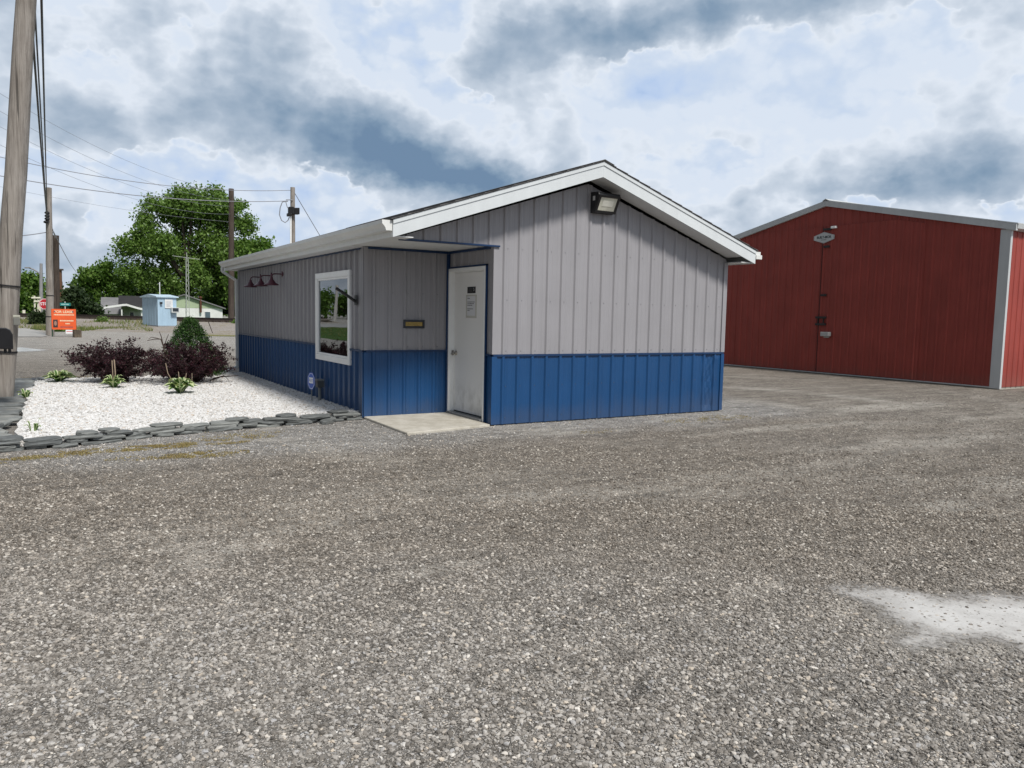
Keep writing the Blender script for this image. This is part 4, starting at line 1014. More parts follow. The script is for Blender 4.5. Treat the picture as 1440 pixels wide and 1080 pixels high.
p = ground_at(108.6, 474.5); M_block = plain('concrete_block', (.11, .085, .06), .9, vary=.35, scale=14, bumpy=.5)
q = MB()
for x0, x1, y0, y1 in ((-.16, .16, -.12, -.07), (-.16, .16, .07, .12), (-.16, -.10, -.07, .07), (.10, .16, -.07, .07), (-.03, .03, -.07, .07)): q.box((x0, y0, 0), (x1, y1, .36))
o = q.build('concrete_block', M_block); o.location = (p.x, p.y, 0); o.rotation_euler[2] = .3
tag(o, 'weathered hollow block at the foot of the orange sign right post', 'concrete block')
# stop sign, street name sign, crossbuck, white gate posts
def facing(c): d = Vector((CAM.x-c.x, CAM.y-c.y, 0)).normalized(); return Vector((-d.y, d.x, 0)), Vector((0, 0, 1)), d
c = at(63.5, 427.5, 78); fx, fz, fn = facing(c); b_ = Vector((c.x, c.y, 0))
st_ = empty('stop_sign', b_, 'red octagonal stop sign half hidden behind the pale grey pole', 'sign')
M_stop = plain('stop_red', (.42, .012, .022), .4, vary=.05); r_ = .50
def octa(c, r, fx): return [c+fx*(r*math.cos(R_(22.5+45*k)))+Vector((0, 0, r*math.sin(R_(22.5+45*k)))) for k in range(8)]
local(MB().prism(octa(c, r_, fx), fn*.02).build('plate', M_stop), st_)
q = MB(); o1, o2 = octa(c+fn*.0215, r_*.97, fx), octa(c+fn*.0215, r_*.90, fx); q.add(o1+o2, [(i, (i+1) % 8, 8+(i+1) % 8, 8+i) for i in range(8)]); local(q.build('border', M_sign_white), st_)
lettering('lettering', 'STOP', .37, M_sign_white, frame_matrix(c+fn*.0225, fx, fz), st_, .002, 1.0, .85, .006)
local(MB().tube([b_-fn*.05, c-fn*.05+fz*.4], .04, 6).build('post', M_alu), st_)
c = at(91.5, 428, 80); fx, fz, fn = facing(c); b_ = Vector((c.x, c.y, 0))
sn_ = empty('street_sign', b_, 'green street name sign on a pale post right of the brown poles', 'sign')
M_teal = plain('sign_teal', (.012, .20, .19), .4, vary=.05)
def fbox(c, fx, fz, fn, u0, u1, v0, v1, h0, h1): return MB().prism([c+fx*u0+fz*v0+fn*h0, c+fx*u1+fz*v0+fn*h0, c+fx*u1+fz*v1+fn*h0, c+fx*u0+fz*v1+fn*h0], fn*(h1-h0))
local(fbox(c, fx, fz, fn, -.42, .42, -.13, .13, .05, .07).build('name_plate', M_teal), sn_)
q = MB(); u = -.30
for l in (.05, .11, .09, .07, .12): q.prism([c+fx*u+fz*(-.05)+fn*.071, c+fx*(u+l)+fz*(-.05)+fn*.071, c+fx*(u+l)+fz*.05+fn*.071, c+fx*u+fz*.05+fn*.071], fn*.003); u += l+.035
local(q.build('worn_lettering', plain('faded_white', (.35, .55, .55), .5, vary=0)), sn_)
local(MB().tube([b_, c+fz*.25], .05, 6).build('post', plain('pale_post', (.5, .5, .46), .5)), sn_)
c = at(90.6, 416.5, 88); fx, fz, fn = facing(c); b_ = Vector((c.x, c.y, 0))
cb = empty('crossbuck', b_, 'white railroad crossbuck on a post above the green street sign', 'sign')
for s in (-1, 1):
    a1 = (fx*.82+fz*.57*s); a2 = (fz*.82-fx*.57*s)
    local(MB().obox(c+fn*(.05+.03*s), a1*.62, a2*.10, fn*.012).build('blade', M_sign_white), cb)
local(MB().tube([b_, c+fz*.9], .06, 6).build('post', M_sign_white), cb)
GD = 92
M_cream2 = plain('cream_paint', (.68, .66, .55), .6, vary=.1)
gp = empty('crossing_gate', at(52, 441, GD), 'cream painted crossing gate frame of posts and bars by the trees', 'gate'); gp.location.z = 0
for x, y0 in ((48.4, 416), (53.2, 419), (55.8, 418.5)):
    t3 = at(x, y0, GD); local(MB().obox((t3.x, t3.y, t3.z/2), CR*.09, toc*.09, Vector((0, 0, t3.z/2))).build('post', M_cream2), gp)
for y in (418.6, 423.5): local(MB().obox((at(44 if y < 420 else 48, y, GD-.2)+at(57, y, GD-.2))/2, ((at(57, y, GD-.2)-at(44 if y < 420 else 48, y, GD-.2))/2), toc*.04, Vector((0, 0, .07))).build('bar', M_cream2), gp)
t3 = at(23.2, 421, 84); b3 = at(25, 441, 84); b3.z = 0
lp = empty('marker_post', b3, 'leaning cream marker post beside the near grey pole', 'post'); local(MB().tube([b3, t3], .09, 6).build('shaft', M_cream2), lp)
for k, (px, y0, y1, lab) in enumerate(((77.5, 428, 436, 'short cream post just left of the orange sign top'), (33.5, 436, 441, 'tiny cream stub post between marker post and gate'))):
    t3 = at(px, y0, 84); o = MB().tube([(t3.x, t3.y, 0), tuple(t3)], .13, 8).build('marker_post', M_cream2); tag(o, lab, 'post')

# ------------------------------------------------------------------ railway embankment, roads, grass sheets
T0, T1 = at(110, 444.2, 73), at(313, 450, 63); td = (T1-T0); td.z = 0; td.normalize(); tn = Vector((-td.y, td.x, 0))
if tn.dot(Vector((CAM.x-T0.x, CAM.y-T0.y, 0))) > 0: tn = -tn      # tn points away from the viewer
T0.z = T1.z = 0; RZ = .66
A0, A1 = T0-td*40, T1+td*22
def ballast_material():
    m, t, b = new_mat('rail_ballast', rough=.95, spec=.2); pos = geo(t)
    r = sep(t, voronoi(t, pos, 16, out='Color'))[0]; n = noise(t, pos, .5, 5, .6); n2 = noise(t, pos, 3, 4)
    c = ramp(t, r, [(0, (.22, .195, .175)), (.5, (.27, .245, .222)), (1, (.34, .31, .285))])
    c = mix(t, (n*.6+n2*.4).step(.50, .62)*.7, c, mix(t, n2, (.16, .15, .085), (.27, .225, .15)))
    link(t, c, b.inputs['Base Color']); link(t, bump(t, n2+r*.5, .8, .06), b.inputs['Normal']); return m
M_ballast = ballast_material()
prof = [(-13, -.04), (-10, .10), (-7.6, .21), (-5, .27), (-2.4, RZ-.22), (-1.6, RZ-.14), (1.6, RZ-.14), (2.2, RZ-.20), (4.5, -.05)]
V = []; F = []; nseg = 70; rr = random.Random(5)
for i in range(nseg+1):
    p = A0.lerp(A1, i/nseg)
    d_ = (p-T0).dot(td); ws = .28+.72*max(0, min(1, (d_+9)/9)); hs_ = 1 if i < nseg-3 else (nseg-i)/3
    for j, (u, z) in enumerate(prof): V.append(tuple(p + tn*((u*ws if u < -2.4 else u)+rr.uniform(-.25, .25)) + Vector((0, 0, z*hs_-.05*(1-hs_)+rr.uniform(-.035, .035)*(0 < j < 8 and j not in (5, 6))))))
k = len(prof)
for i in range(nseg):
    for j in range(k-1): F.append((i*k+j, (i+1)*k+j, (i+1)*k+j+1, i*k+j+1))
tag(mesh_np('embankment', V, F, M_ballast, smooth=True), 'low ballast embankment carrying the railway line', 'embankment', kind='structure')
rt = empty('railway_track', A0, 'rusty dark railway track running along the ballast embankment', 'railway track')
M_rail = plain('rusty_rail', (.035, .024, .020), .6)
for u in (-.72, .72):
    q = MB(); a, b2 = A0+tn*u, A1+tn*u
    q.prism([a+tn*x+Vector((0, 0, RZ+z)) for x, z in ((-.07, -.02), (.07, -.02), (.07, .0), (.02, .03), (.02, .12), (.035, .125), (.035, .165), (-.035, .165), (-.035, .125), (-.02, .12), (-.02, .03), (-.07, .0))], b2-a)
    local(q.build('rail', M_rail), rt)
q = MB()
for i in range(int((A1-A0).length/.6)):
    p = A0+td*(i*.6); q.obox(p+Vector((0, 0, RZ-.09)), td*.11, tn*1.3, Vector((0, 0, .07)))
o = local(q.build('sleeper', M_darkwood), rt); o['kind'] = 'stuff'

def grass_ground(name, dry):
    m, t, b = new_mat(name, rough=.95, spec=.15); pos = geo(t); n = noise(t, pos, .6, 5, .65); n2 = noise(t, pos, 6, 5, .7)
    f = (n*.5+n2*.5)
    c = ramp(t, f, [(.3, (.06, .085, .025)), (.45, (.13, .135, .05)), (.58, (.24, .21, .11)), (.8, (.33, .285, .18))]) if dry else ramp(t, f, [(.3, (.025, .055, .012)), (.55, (.060, .115, .025)), (.75, (.12, .15, .045))])
    link(t, c, b.inputs['Base Color']); link(t, bump(t, n2, 1.0, .06), b.inputs['Normal']); return m
M_lawn, M_dry = grass_ground('lawn', False), grass_ground('dry_verge', True)
def px_poly(pts): return [(p.x, p.y) for p in (ground_at(*q) for q in pts)]
gp_ = lambda *a: px_poly(a)
sheet('grass_verge', wobble(gp_((100, 466), (150, 464.5), (215, 467), (215, 461), (150, 458), (105, 458)), 1.2, .35, 3), .008, M_dry, 'strip of dry grass along the foot of the railway embankment', 'verge')
sheet('grass_verge', wobble(gp_((46, 462.5), (70, 466), (100, 466), (105, 456), (62, 456), (52, 459)), 1.0, .3, 4), .012, M_lawn, 'green grass around the foot of the pale grey pole', 'verge')
sheet('grass_verge', wobble(gp_((30, 451), (62, 458), (70, 449), (30, 446.5)), 1.5, .4, 6), .016, M_dry, 'rough grass bank beside the lane at the crossing', 'verge')
sheet('grass_verge', wobble(gp_((262, 472), (340, 473.5), (340, 467), (300, 466), (262, 466)), 1.0, .4, 9), .010, M_dry, 'ochre dried grass below the embankment beside the office', 'verge')
far_ = [A0+tn*3.8, A1+tn*3.8, A1+tn*240, A0+tn*240]
sheet('meadow', [(p.x, p.y) for p in far_], .006, M_lawn, 'grass behind the railway under the houses and trees', 'meadow')
m_, t_, b_ = new_mat('worn_lane', rough=.9); p_ = geo(t_); n_ = noise(t_, p_, 1.2, 6, .65); n2_ = noise(t_, p_, 20, 4)
link(t_, mix(t_, (n_*.6+n2_*.4).step(.3, .7), (.23, .225, .215), (.38, .375, .36)), b_.inputs['Base Color']); M_lane = m_
sheet('lane', wobble(gp_((-20, 478), (20, 474), (66, 474), (58, 466), (44, 462), (34, 456), (26, 452.5), (14, 452.5), (-20, 460)), 2, .25, 8), .020, M_lane, 'pale worn lane leading to the railway crossing', 'road')

# grass and moss blades
def blades(name, pts, hmin, hmax, w, mat, label, cat, lean=.6):
    n = len(pts); P = np.array(pts, np.float32); a = RNG.uniform(0, 6.283, n); h = RNG.uniform(hmin, hmax, n); l = RNG.uniform(0, lean, n)*h; b2 = RNG.uniform(0, 6.283, n)
    dx, dy = np.cos(a)*w*RNG.uniform(.6, 1.4, n), np.sin(a)*w*RNG.uniform(.6, 1.4, n)
    V = np.stack([P+np.stack([dx, dy, dx*0], 1), P-np.stack([dx, dy, dx*0], 1), P+np.stack([np.cos(b2)*l, np.sin(b2)*l, h], 1)], 1).reshape(-1, 3)
    F = np.arange(3*n).reshape(-1, 3)
    return tag(mesh_np(name, V, F, mat), label, cat, kind='stuff')
def leaf_material(name, stops, rough=.55, trans=.25, clump=1.0):
    m, t, b = new_mat(name, rough=rough, spec=.3); N = t.nodes.new
    ri = geo(t, 'Random Per Island'); pos = geo(t); n = noise(t, pos, clump, 3, .6)
    c = ramp(t, (ri*.65+n*.5-.08).clamp(), stops); link(t, c, b.inputs['Base Color'])
    tl = N('ShaderNodeBsdfTranslucent'); c2 = mix(t, 1.0, c, (1.15, 1.25, .6), 'MULTIPLY'); link(t, c2, tl.inputs['Color'])
    mx = N('ShaderNodeMixShader'); mx.inputs[0].default_value = trans; t.links.new(b.outputs[0], mx.inputs[1]); t.links.new(tl.outputs[0], mx.inputs[2])
    t.links.new(mx.outputs[0], t.nodes['Material Output'].inputs['Surface']); return m
M_moss = leaf_material('dry_moss', [(0, (.10, .065, .025)), (.35, (.25, .185, .075)), (.7, (.32, .27, .12)), (1, (.17, .18, .07))], .8, .15, 3)
M_blade = leaf_material('grass_blade', [(0, (.05, .085, .018)), (.4, (.11, .15, .035)), (.7, (.22, .21, .09)), (1, (.36, .31, .18))], .7, .2, .5)
pts = []; rg = random.Random(12)
def moss_patch(px, py, rx, ry, n):
    c = ground_at(px, py)
    for _ in range(n):
        a = rg.uniform(0, 6.283); q = rg.random()**.6; x, y = c.x+math.cos(a)*rx*q*1.2, c.y+math.sin(a)*ry*q*2.3
        if mnoise.fractal(Vector((x*5, y*5, 3)), 1, 2, 4)+rg.uniform(-.25, .25) > -.02 and not inside((x, y), BED): pts.append((x, y, .006))
for a in ((25, 648, .30, .06, 1200), (80, 642, .40, .06, 1500), (160, 633, .5, .07, 2600), (220, 630, .5, .07, 3000), (280, 625, .5, .08, 3000), (265, 641, .28, .07, 1500), (300, 639, .3, .09, 2200), (330, 617, .4, .08, 1200), (200, 645, .3, .06, 500), (360, 610, .3, .06, 300), (1020, 588, .4, .12, 1300), (970, 592, .4, .1, 600), (840, 607, .3, .08, 350), (110, 532, .5, .2, 900), (60, 534, .6, .25, 700), (330, 612, .3, .2, 300)): moss_patch(*a)
blades('dry_moss', pts, .004, .014, .005, M_moss, 'ochre dried moss and weeds along the slate edging', 'moss', 1.2)
pts = []
def grass_in(poly, n, z=.0):
    xs, ys = [p[0] for p in poly], [p[1] for p in poly]
    for _ in range(n):
        p = (rg.uniform(min(xs), max(xs)), rg.uniform(min(ys), max(ys)))
        if inside(p, poly): pts.append((*p, z))
grass_in(gp_((46, 462.5), (70, 466), (100, 466), (105, 456), (62, 456), (52, 459)), 9000); grass_in(gp_((100, 466), (150, 464.5), (215, 467), (215, 461), (150, 458), (105, 458)), 9000)
grass_in(gp_((30, 451), (62, 458), (70, 449), (30, 446.5)), 7000)
for i in range(8000):                                       # weeds on the slope, thinner to the right
    f = rg.random()**1.4; p = T0.lerp(T1, -.15+f*1.1); u = rg.uniform(-12.5, -2.0); z = np.interp(u, [a for a, _ in prof], [z for _, z in prof]); p = p+tn*u; 
    if math.sin(p.x*.8)+math.sin(p.y*.7+p.x*.3)+rg.uniform(-1, 1) > .5-(f < .3)*.5: pts.append((p.x, p.y, z-.03))
blades('grass_blades', pts, .06, .30, .03, M_blade, 'rough grass and weeds along the railway embankment', 'grass')

# ------------------------------------------------------------------ signal shed, houses
M_shed = metal_paint('pale_blue_steel', (.36, .50, .62), .5, .06); M_shedtrim = plain('pale_blue_trim', (.45, .58, .68), .5)
M_hwhite = plain('white_siding', (.70, .71, .70), .6, vary=.06); M_hgreen = plain('sage_siding', (.36, .44, .29), .6, vary=.08)
M_roofblack = plain('black_roof', (.018, .016, .017), .8, vary=.3); M_roofgrey = plain('grey_shingles', (.17, .17, .175), .9, vary=.2, scale=2)
M_pane = plain('dark_window_glass', (.03, .04, .05), .1); M_rust = plain('rusty_pipe', (.10, .035, .018), .8)
SDs = 58.0; c = at(222.3, 457.5, SDs); zg = c.z
pl_ = at(200.3, 455.5, SDs+.9); pr_ = at(248.3, 456, SDs+1.2); c = Vector((c.x, c.y, 0))
ua = Vector((pr_.x-c.x, pr_.y-c.y, 0)); ub_ = Vector((pl_.x-c.x, pl_.y-c.y, 0)); H = 44*SDs/FPX*.895
Lr = ua.length; ua.normalize(); ub_ = Vector((-ua.y, ua.x, 0)) if Vector((-ua.y, ua.x, 0)).dot(ub_) > 0 else Vector((ua.y, -ua.x, 0))
Lr = 2.0; ua = Vector((pr_.x-c.x, pr_.y-c.y, 0)).normalized()
# turn the shed so that both faces show
ua = facing(c)[0]; rel = math.atan2(ua.y, ua.x)+R_(20); ua = Vector((math.cos(rel), math.sin(rel), 0)); ub_ = Vector((-ua.y, ua.x, 0))
def span(px, axis):                                          # length along axis until it reaches that column
    v = direction(px, 440); n2 = Vector((-v.y, v.x)); o2 = Vector((CAM.x-c.x, CAM.y-c.y)); return o2.dot(n2)/(Vector((axis.x, axis.y)).dot(n2))
La, Lb = span(248.3, ua), span(200.3, ub_)
sh = empty('signal_shed', c, 'pale blue metal railway signal shed standing before the embankment', 'shed')
def shed_p(a, b2, z): return c + ua*a + ub_*b2 + Vector((0, 0, z))
z0 = zg-.02; z1 = z0+H-.12
local(MB().prism([shed_p(0, 0, z0-.6), shed_p(La, 0, z0-.6), shed_p(La, Lb, z0-.6), shed_p(0, Lb, z0-.6)], (0, 0, .6)).build('plinth', plain('shed_plinth', (.22, .23, .24), .8)), sh)
q = MB().prism([shed_p(0, 0, z0), shed_p(La, 0, z0), shed_p(La, Lb, z0), shed_p(0, Lb, z0)], (0, 0, z1-z0))
for k in range(1, 12): q.obox(shed_p(La*k/12, -.006, (z0+z1)/2), ua*.015, ub_*.005, Vector((0, 0, (z1-z0)/2-.04)))
for k in range(1, 6): q.obox(shed_p(-.006, Lb*k/6, (z0+z1)/2), ub_*.015, ua*.005, Vector((0, 0, (z1-z0)/2-.04)))
local(q.build('wall', M_shed), sh)
q = MB().prism([shed_p(-.12, -.12, z1+.002), shed_p(-.12, Lb/2, z1+.16), shed_p(-.12, Lb+.12, z1+.002), shed_p(-.12, Lb+.12, z1-.07), shed_p(-.12, -.12, z1-.07)], ua*(La+.24)); local(q.build('roof', M_shedtrim), sh)
local(MB().obox(shed_p(La*.58, -.03, z1-.5), ua*.26, ub_*.02, Vector((0, 0, .30))).build('sign_plate', M_hwhite), sh)
local(MB().obox(shed_p(La*.58, -.055, z1-.5), ua*.17, ub_*.003, Vector((0, 0, .19))).build('emblem', plain('faded_emblem', (.58, .60, .62), .5)), sh)
local(MB().obox(shed_p(La*.16, -.08, z1-.45), ua*.07, ub_*.08, Vector((0, 0, .07))).build('lamp', M_dark), sh)
ac = local(MB().obox(shed_p(La*.86, -.16, z1-.92), ua*.26, ub_*.15, Vector((0, 0, .18))).build('air_conditioner', plain('off_white', (.55, .58, .58), .5), None, .02), sh)
q = MB().obox(shed_p(La*.86, -.315, z1-.90), ua*.20, ub_*.004, Vector((0, 0, .12))); local(q.build('air_vent', M_pane), ac)
local(MB().tube([shed_p(La*.38, Lb*.3, z1+.1), shed_p(La*.38, Lb*.3, z1+1.0)], .03, 6).build('aerial', M_hwhite), sh)
# white house with a sage gable
HD = 96.0
def hp(px, py, D=HD): return at(px, py, D)
fx, fz, fn = facing(hp(258, 440)); hc = hp(258, 440); hc.z = 0
wh = empty('white_house', hc, 'white house with a sage green gable behind the railway', 'house')
def X_(px): return (hp(px, 440)-hc).dot(fx)
def Z_(py, px=258): return hp(px, py).z
def hpt(x, z, b2=0.0): return hc + fx*x + fn*b2 + Vector((0, 0, z))
xl, xr_ = X_(204), X_(313); xa_ = (xl+xr_)/2; ze, za = Z_(434, 313), Z_(415.5)
local(MB().prism([hpt(xl, -.1), hpt(xr_, -.1), hpt(xr_, ze), hpt(xl, ze)], -fn*9).build('wall', M_hwhite), wh)
local(MB().prism([hpt(xl, ze+.002, .02), hpt(xr_, ze+.002, .02), hpt(xa_, za, .02)], -fn*.2).build('gable', M_hgreen), wh)
for xx, sgn_ in ((xl, -1), (xr_, 1)):
    d_ = Vector((0, 0, .12)); local(MB().prism([hpt(xx+sgn_*.35, ze-.08, .35), hpt(xa_+sgn_*.0005, za+.02, .35), hpt(xa_+sgn_*.0005, za+.16, .35), hpt(xx+sgn_*.35, ze+.06, .35)], -fn*9.7).build('roof', M_roofgrey), wh)
wf = MB().prism([hpt(X_(287.6), Z_(448), .05), hpt(X_(296.4), Z_(448), .05), hpt(X_(296.4), Z_(437.2), .05), hpt(X_(287.6), Z_(437.2), .05)], -fn*.06).build('window', M_hwhite); local(wf, wh)
local(MB().prism([hpt(X_(288.4), Z_(448), .056), hpt(X_(295.6), Z_(448), .056), hpt(X_(295.6), Z_(438), .056), hpt(X_(288.4), Z_(438), .056)], fn*.01).build('pane', plain('bluish_pane', (.10, .14, .17), .15)), wh)
local(MB().tube([hpt(X_(282.3), Z_(439), .25), hpt(X_(282.3), Z_(418), .25)], .12, 8).build('stove_pipe', M_rust), wh)
local(MB().lathe([(0, 0), (.2, 0), (.2, .12), (0, .2)], hpt(X_(282.3), Z_(418.6), .25), 8).build('pipe_cap', M_rust), wh)
# black-roofed house with white carport, grey-roofed shed
bh = empty('dark_roofed_house', hp(186, 440, 88), 'low white house under a black roof left of the blue shed', 'house'); bh.location.z = 0
HD2 = 88.0; fx, fz, fn = facing(hp(186, 440, HD2)); hc = hp(186, 440, HD2); hc.z = 0
X2 = lambda px: (hp(px, 440, HD2)-hc).dot(fx); Z2 = lambda py, px=186: hp(px, py, HD2).z
def box_px(px0, px1, py0, py1, depth, front=0.0):
    return MB().prism([hpt(X2(px0), Z2(py1), front), hpt(X2(px1), Z2(py1), front), hpt(X2(px1), Z2(py0), front), hpt(X2(px0), Z2(py0), front)], -fn*depth)
hpt_ = hpt
local(MB().prism([hpt(X2(170.6), -.1), hpt(X2(206), -.1), hpt(X2(206), Z2(431)), hpt(X2(170.6), Z2(431))], -fn*6).build('wall', plain('cream_siding', (.50, .52, .47), .6)), bh)
local(MB().prism([hpt(X2(166.6), Z2(431.0), .3), hpt(X2(166.6), Z2(430.4), .3), hpt(X2(166.6), Z2(415.5), -3), hpt(X2(166.6), Z2(430.4), -6.3), hpt(X2(166.6), Z2(431), -6.3)], fx*(X2(212)-X2(166.6))).build('roof', M_roofblack), bh)
wf = local(box_px(181.5, 189.2, 438, 448, .06, .05).build('window', M_hwhite), bh)
local(box_px(183, 188, 439.2, 448, .03, .058).build('pane', M_pane), bh)
cp = empty('carport', hp(172, 440, 84), 'white arched carport roof in front of the dark roofed house', 'carport'); cp.location.z = 0
pp_ = [(143.2, 443), (143.4, 436), (145.5, 433.3), (150, 432), (160, 430.8), (172, 429), (178, 428.6), (186, 431), (194, 433.4), (201, 435)]
ed = [hp(x, y, 84) for x, y in pp_]; q = MB()
vs = [p+Vector((0, 0, o3)) + (-fn*6 if k else fn*0) for k in (0, 1) for o3 in (-.10, .10) for p in ed]; n = len(ed)
for i in range(n-1): q.f += [[i, i+1, n+i+1, n+i], [n+i, n+i+1, 3*n+i+1, 3*n+i], [2*n+i+1, 2*n+i, 3*n+i, 3*n+i+1], [i+1, i, 2*n+i, 2*n+i+1]]
q.v = [tuple(v) for v in vs]; q.sm = [False]*len(q.f); q.mi = [0]*len(q.f); local(q.build('roof', M_hwhite), cp)
for x in (143.3, 171, 199): p = hp(x, 435, 84.3); local(MB().tube([(p.x, p.y, 0), (p.x, p.y, p.z)], .07, 6).build('post', M_hwhite), cp)
gh = empty('grey_garage', hp(156, 440, 94), 'grey roofed garage at the left end of the houses', 'garage'); gh.location.z = 0
HD2 = 94.0; hc = hp(156, 440, HD2); hc.z = 0; fx, fz, fn = facing(hc)
local(MB().prism([hpt(X2(142), -.1), hpt(X2(172), -.1), hpt(X2(172), Z2(442)), hpt(X2(142), Z2(442))], -fn*5).build('wall', M_hwhite), gh)
local(MB().prism([hpt(X2(141), Z2(442), .3), hpt(X2(174), Z2(442), .3), hpt(X2(171), Z2(418.5), -2.6), hpt(X2(142.2), Z2(418.5), -2.6)], -fn*.15).build('roof', M_roofgrey), gh)
# lattice mast
MD = 86.0; m0 = at(263.3, 450, MD); m0.z = 0; m1 = at(262.6, 362, MD)
tw = empty('antenna_mast', m0, 'slim lattice antenna mast with a television aerial above the white house', 'antenna mast')
q = MB(); hh = m1.z
for k in range(3):
    a = k*2.094; q.tube([(m0.x+.22*math.cos(a), m0.y+.22*math.sin(a), 0), (m1.x+.14*math.cos(a), m1.y+.14*math.sin(a), hh)], .026, 5)
nz_ = int(hh/.5)
for j in range(nz_):
    for k in range(3):
        a, a2 = k*2.094, (k+1)*2.094; f0, f1 = j/nz_, (j+1)/nz_
        pa = Vector((m0.x+.2*math.cos(a), m0.y+.2*math.sin(a), 0)).lerp(Vector((m1.x+.14*math.cos(a), m1.y+.14*math.sin(a), hh)), f0); pb = Vector((m0.x+.2*math.cos(a2), m0.y+.2*math.sin(a2), 0)).lerp(Vector((m1.x+.14*math.cos(a2), m1.y+.14*math.sin(a2), hh)), f1)
        q.tube([pa, pb], .014, 4, False)
M_mast = plain('pale_steel_mast', (.42, .44, .42), .5); local(q.build('lattice', M_mast), tw)
q = MB().tube([m1-Vector((0, 0, .2)), m1+Vector((0, 0, .5))], .03, 6)
bx_ = facing(m1)[0]; q.tube([m1-bx_*1.35+Vector((0, 0, .1)), m1+bx_*1.25+Vector((0, 0, -.15))], .025, 5)
for k in range(7):
    p = m1-bx_*(1.2-.4*k)+Vector((0, 0, .08-.04*k)); q.tube([p-(facing(m1)[2]*.5)-Vector((0, 0, .1)), p+facing(m1)[2]*.5+Vector((0, 0, .1))], .014, 4)
local(q.build('aerial', M_mast), tw)
a = ground_at(299.5, 470); st2 = at(295.5, 455, 46); o = MB().tube([(a.x, a.y, 0), (a.x-.25, a.y, .75)], .022, 6).build('leaning_stake', M_darkwood); tag(o, 'thin dark stake leaning at the foot of the embankment', 'stake')

# ------------------------------------------------------------------ trees
GREENS = [(0, (.044, .086, .016)), (.35, (.092, .170, .032)), (.65, (.145, .240, .05)), (1, (.20, .29, .08))]
M_leaf = leaf_material('summer_leaves', GREENS, .5, .28, .22)
M_leaf2 = leaf_material('bright_leaves', [(0, (.035, .078, .012)), (.5, (.085, .165, .026)), (1, (.17, .25, .055))], .5, .3, .3)
M_leafdark = leaf_material('dark_needles', [(0, (.010, .022, .006)), (.5, (.022, .042, .012)), (1, (.045, .065, .022))], .6, .15, .3)
M_bark = wood('tree_bark', (.03, .024, .018), (.075, .062, .05), 8)
def leaf_quads(C, size, droop=.25):
    n = len(C); C = np.asarray(C, np.float32)
    d = RNG.normal(size=(n, 3)); d[:, 2] -= droop; d /= np.linalg.norm(d, axis=1)[:, None]
    e = np.cross(d, RNG.normal(size=(n, 3))); e /= np.linalg.norm(e, axis=1)[:, None]
    s = (size*RNG.uniform(.6, 1.35, n))[:, None]
    a = C - d*s*.5; b2 = C + d*s*.5; m = C + RNG.normal(size=(n, 3))*s*.06
    V = np.stack([a, m+e*s*.34, b2, m-e*s*.34], 1).reshape(-1, 3)
    return V, np.arange(4*n).reshape(-1, 4)
def tree(base, clumps, nleaf, size, trunk_r, leafmat, label, name='leafy_tree', cat='tree', group=None, barkmat=None, fork=.35, hollow=.45, sub=9):
    """clumps: (centre, radius, weight); leaves sit in small tufts through every clump's outer half"""
    base = Vector(base); o = empty(name, base, label, cat, group); r = random.Random(int(abs(base.x*31+base.y*17)) % 9999)
    w = np.array([c[2]*c[1]**2 for c in clumps]); w = w/w.sum(); pts = []; tufts = []
    for (c, rad, _), f in zip(clumps, w):
        n = max(8, int(nleaf*f)); nt_ = max(4, n//sub)
        for _ in range(nt_):
            v = Vector((r.gauss(0, 1), r.gauss(0, 1), r.gauss(0, 1))).normalized(); q = hollow + (1-hollow)*r.random()**.6
            t2 = c + Vector((v.x*rad, v.y*rad, v.z*rad*.82))*q*(1+.18*math.sin(v.x*7+v.y*5+v.z*6+rad)); tufts.append((c, t2))
            for _ in range(n//nt_): pts.append(t2 + Vector((r.gauss(0, 1), r.gauss(0, 1), r.gauss(0, .8)))*size*1.05)
    V, F = leaf_quads([tuple(p) for p in pts], size)
    local(mesh_np('crown', V, F, leafmat), o)
    q = MB(); top = sum((c[0] for c in clumps), Vector())/len(clumps); fk = base.lerp(Vector((base.x*.6+top.x*.4, base.y*.6+top.y*.4, top.z)), fork); fk = Vector((base.x*.8+top.x*.2, base.y*.8+top.y*.2, base.z+(top.z-base.z)*fork))
    q.tube([base-Vector((0, 0, .1)), base+Vector((0, 0, .25)), base.lerp(fk, .5)+Vector((r.uniform(-.1, .1), r.uniform(-.1, .1), 0))*trunk_r*3, fk], [trunk_r*1.5, trunk_r*1.1, trunk_r*.9, trunk_r*.78], 10)
    big = sorted(clumps, key=lambda c: -c[1])[:22]
    for c, rad, _ in big:
        m = fk.lerp(c, .5) + Vector((r.uniform(-.1, .1), r.uniform(-.1, .1), r.uniform(.0, .15)))*rad
        q.tube([fk-Vector((0, 0, trunk_r*.5)), m, c], [trunk_r*.5, trunk_r*.3, trunk_r*.13], 6, False)
        for _ in range(3):
            v = c + Vector((r.gauss(0, .5), r.gauss(0, .5), r.gauss(.15, .4)))*rad; q.tube([m.lerp(c, r.uniform(.2, .9)), c.lerp(v, .6)+Vector((0, 0, .05*rad)), v], [trunk_r*.14, trunk_r*.09, trunk_r*.04], 4, False)
    local(q.build('trunk', barkmat or M_bark), o); return o
def crown_px(D, lst, seed, per=5, shrink=.46, deep=.9):
    """big lobes given where they stand (column, row, half width); each breaks up into smaller clumps in depth"""
    r = random.Random(seed); out = []
    for px, py, rad in lst:
        c = at(px, py, D); R = rad*D/FPX
        for k in range(per):
            v = Vector((r.gauss(0, 1), r.gauss(0, 1), r.gauss(0, 1))).normalized()*r.uniform(.35, .9)
            out.append((c+Vector((v.x*R, v.y*R*deep*1.3, v.z*R*.85)), R*shrink*r.uniform(.7, 1.15), 1.0))
    return out
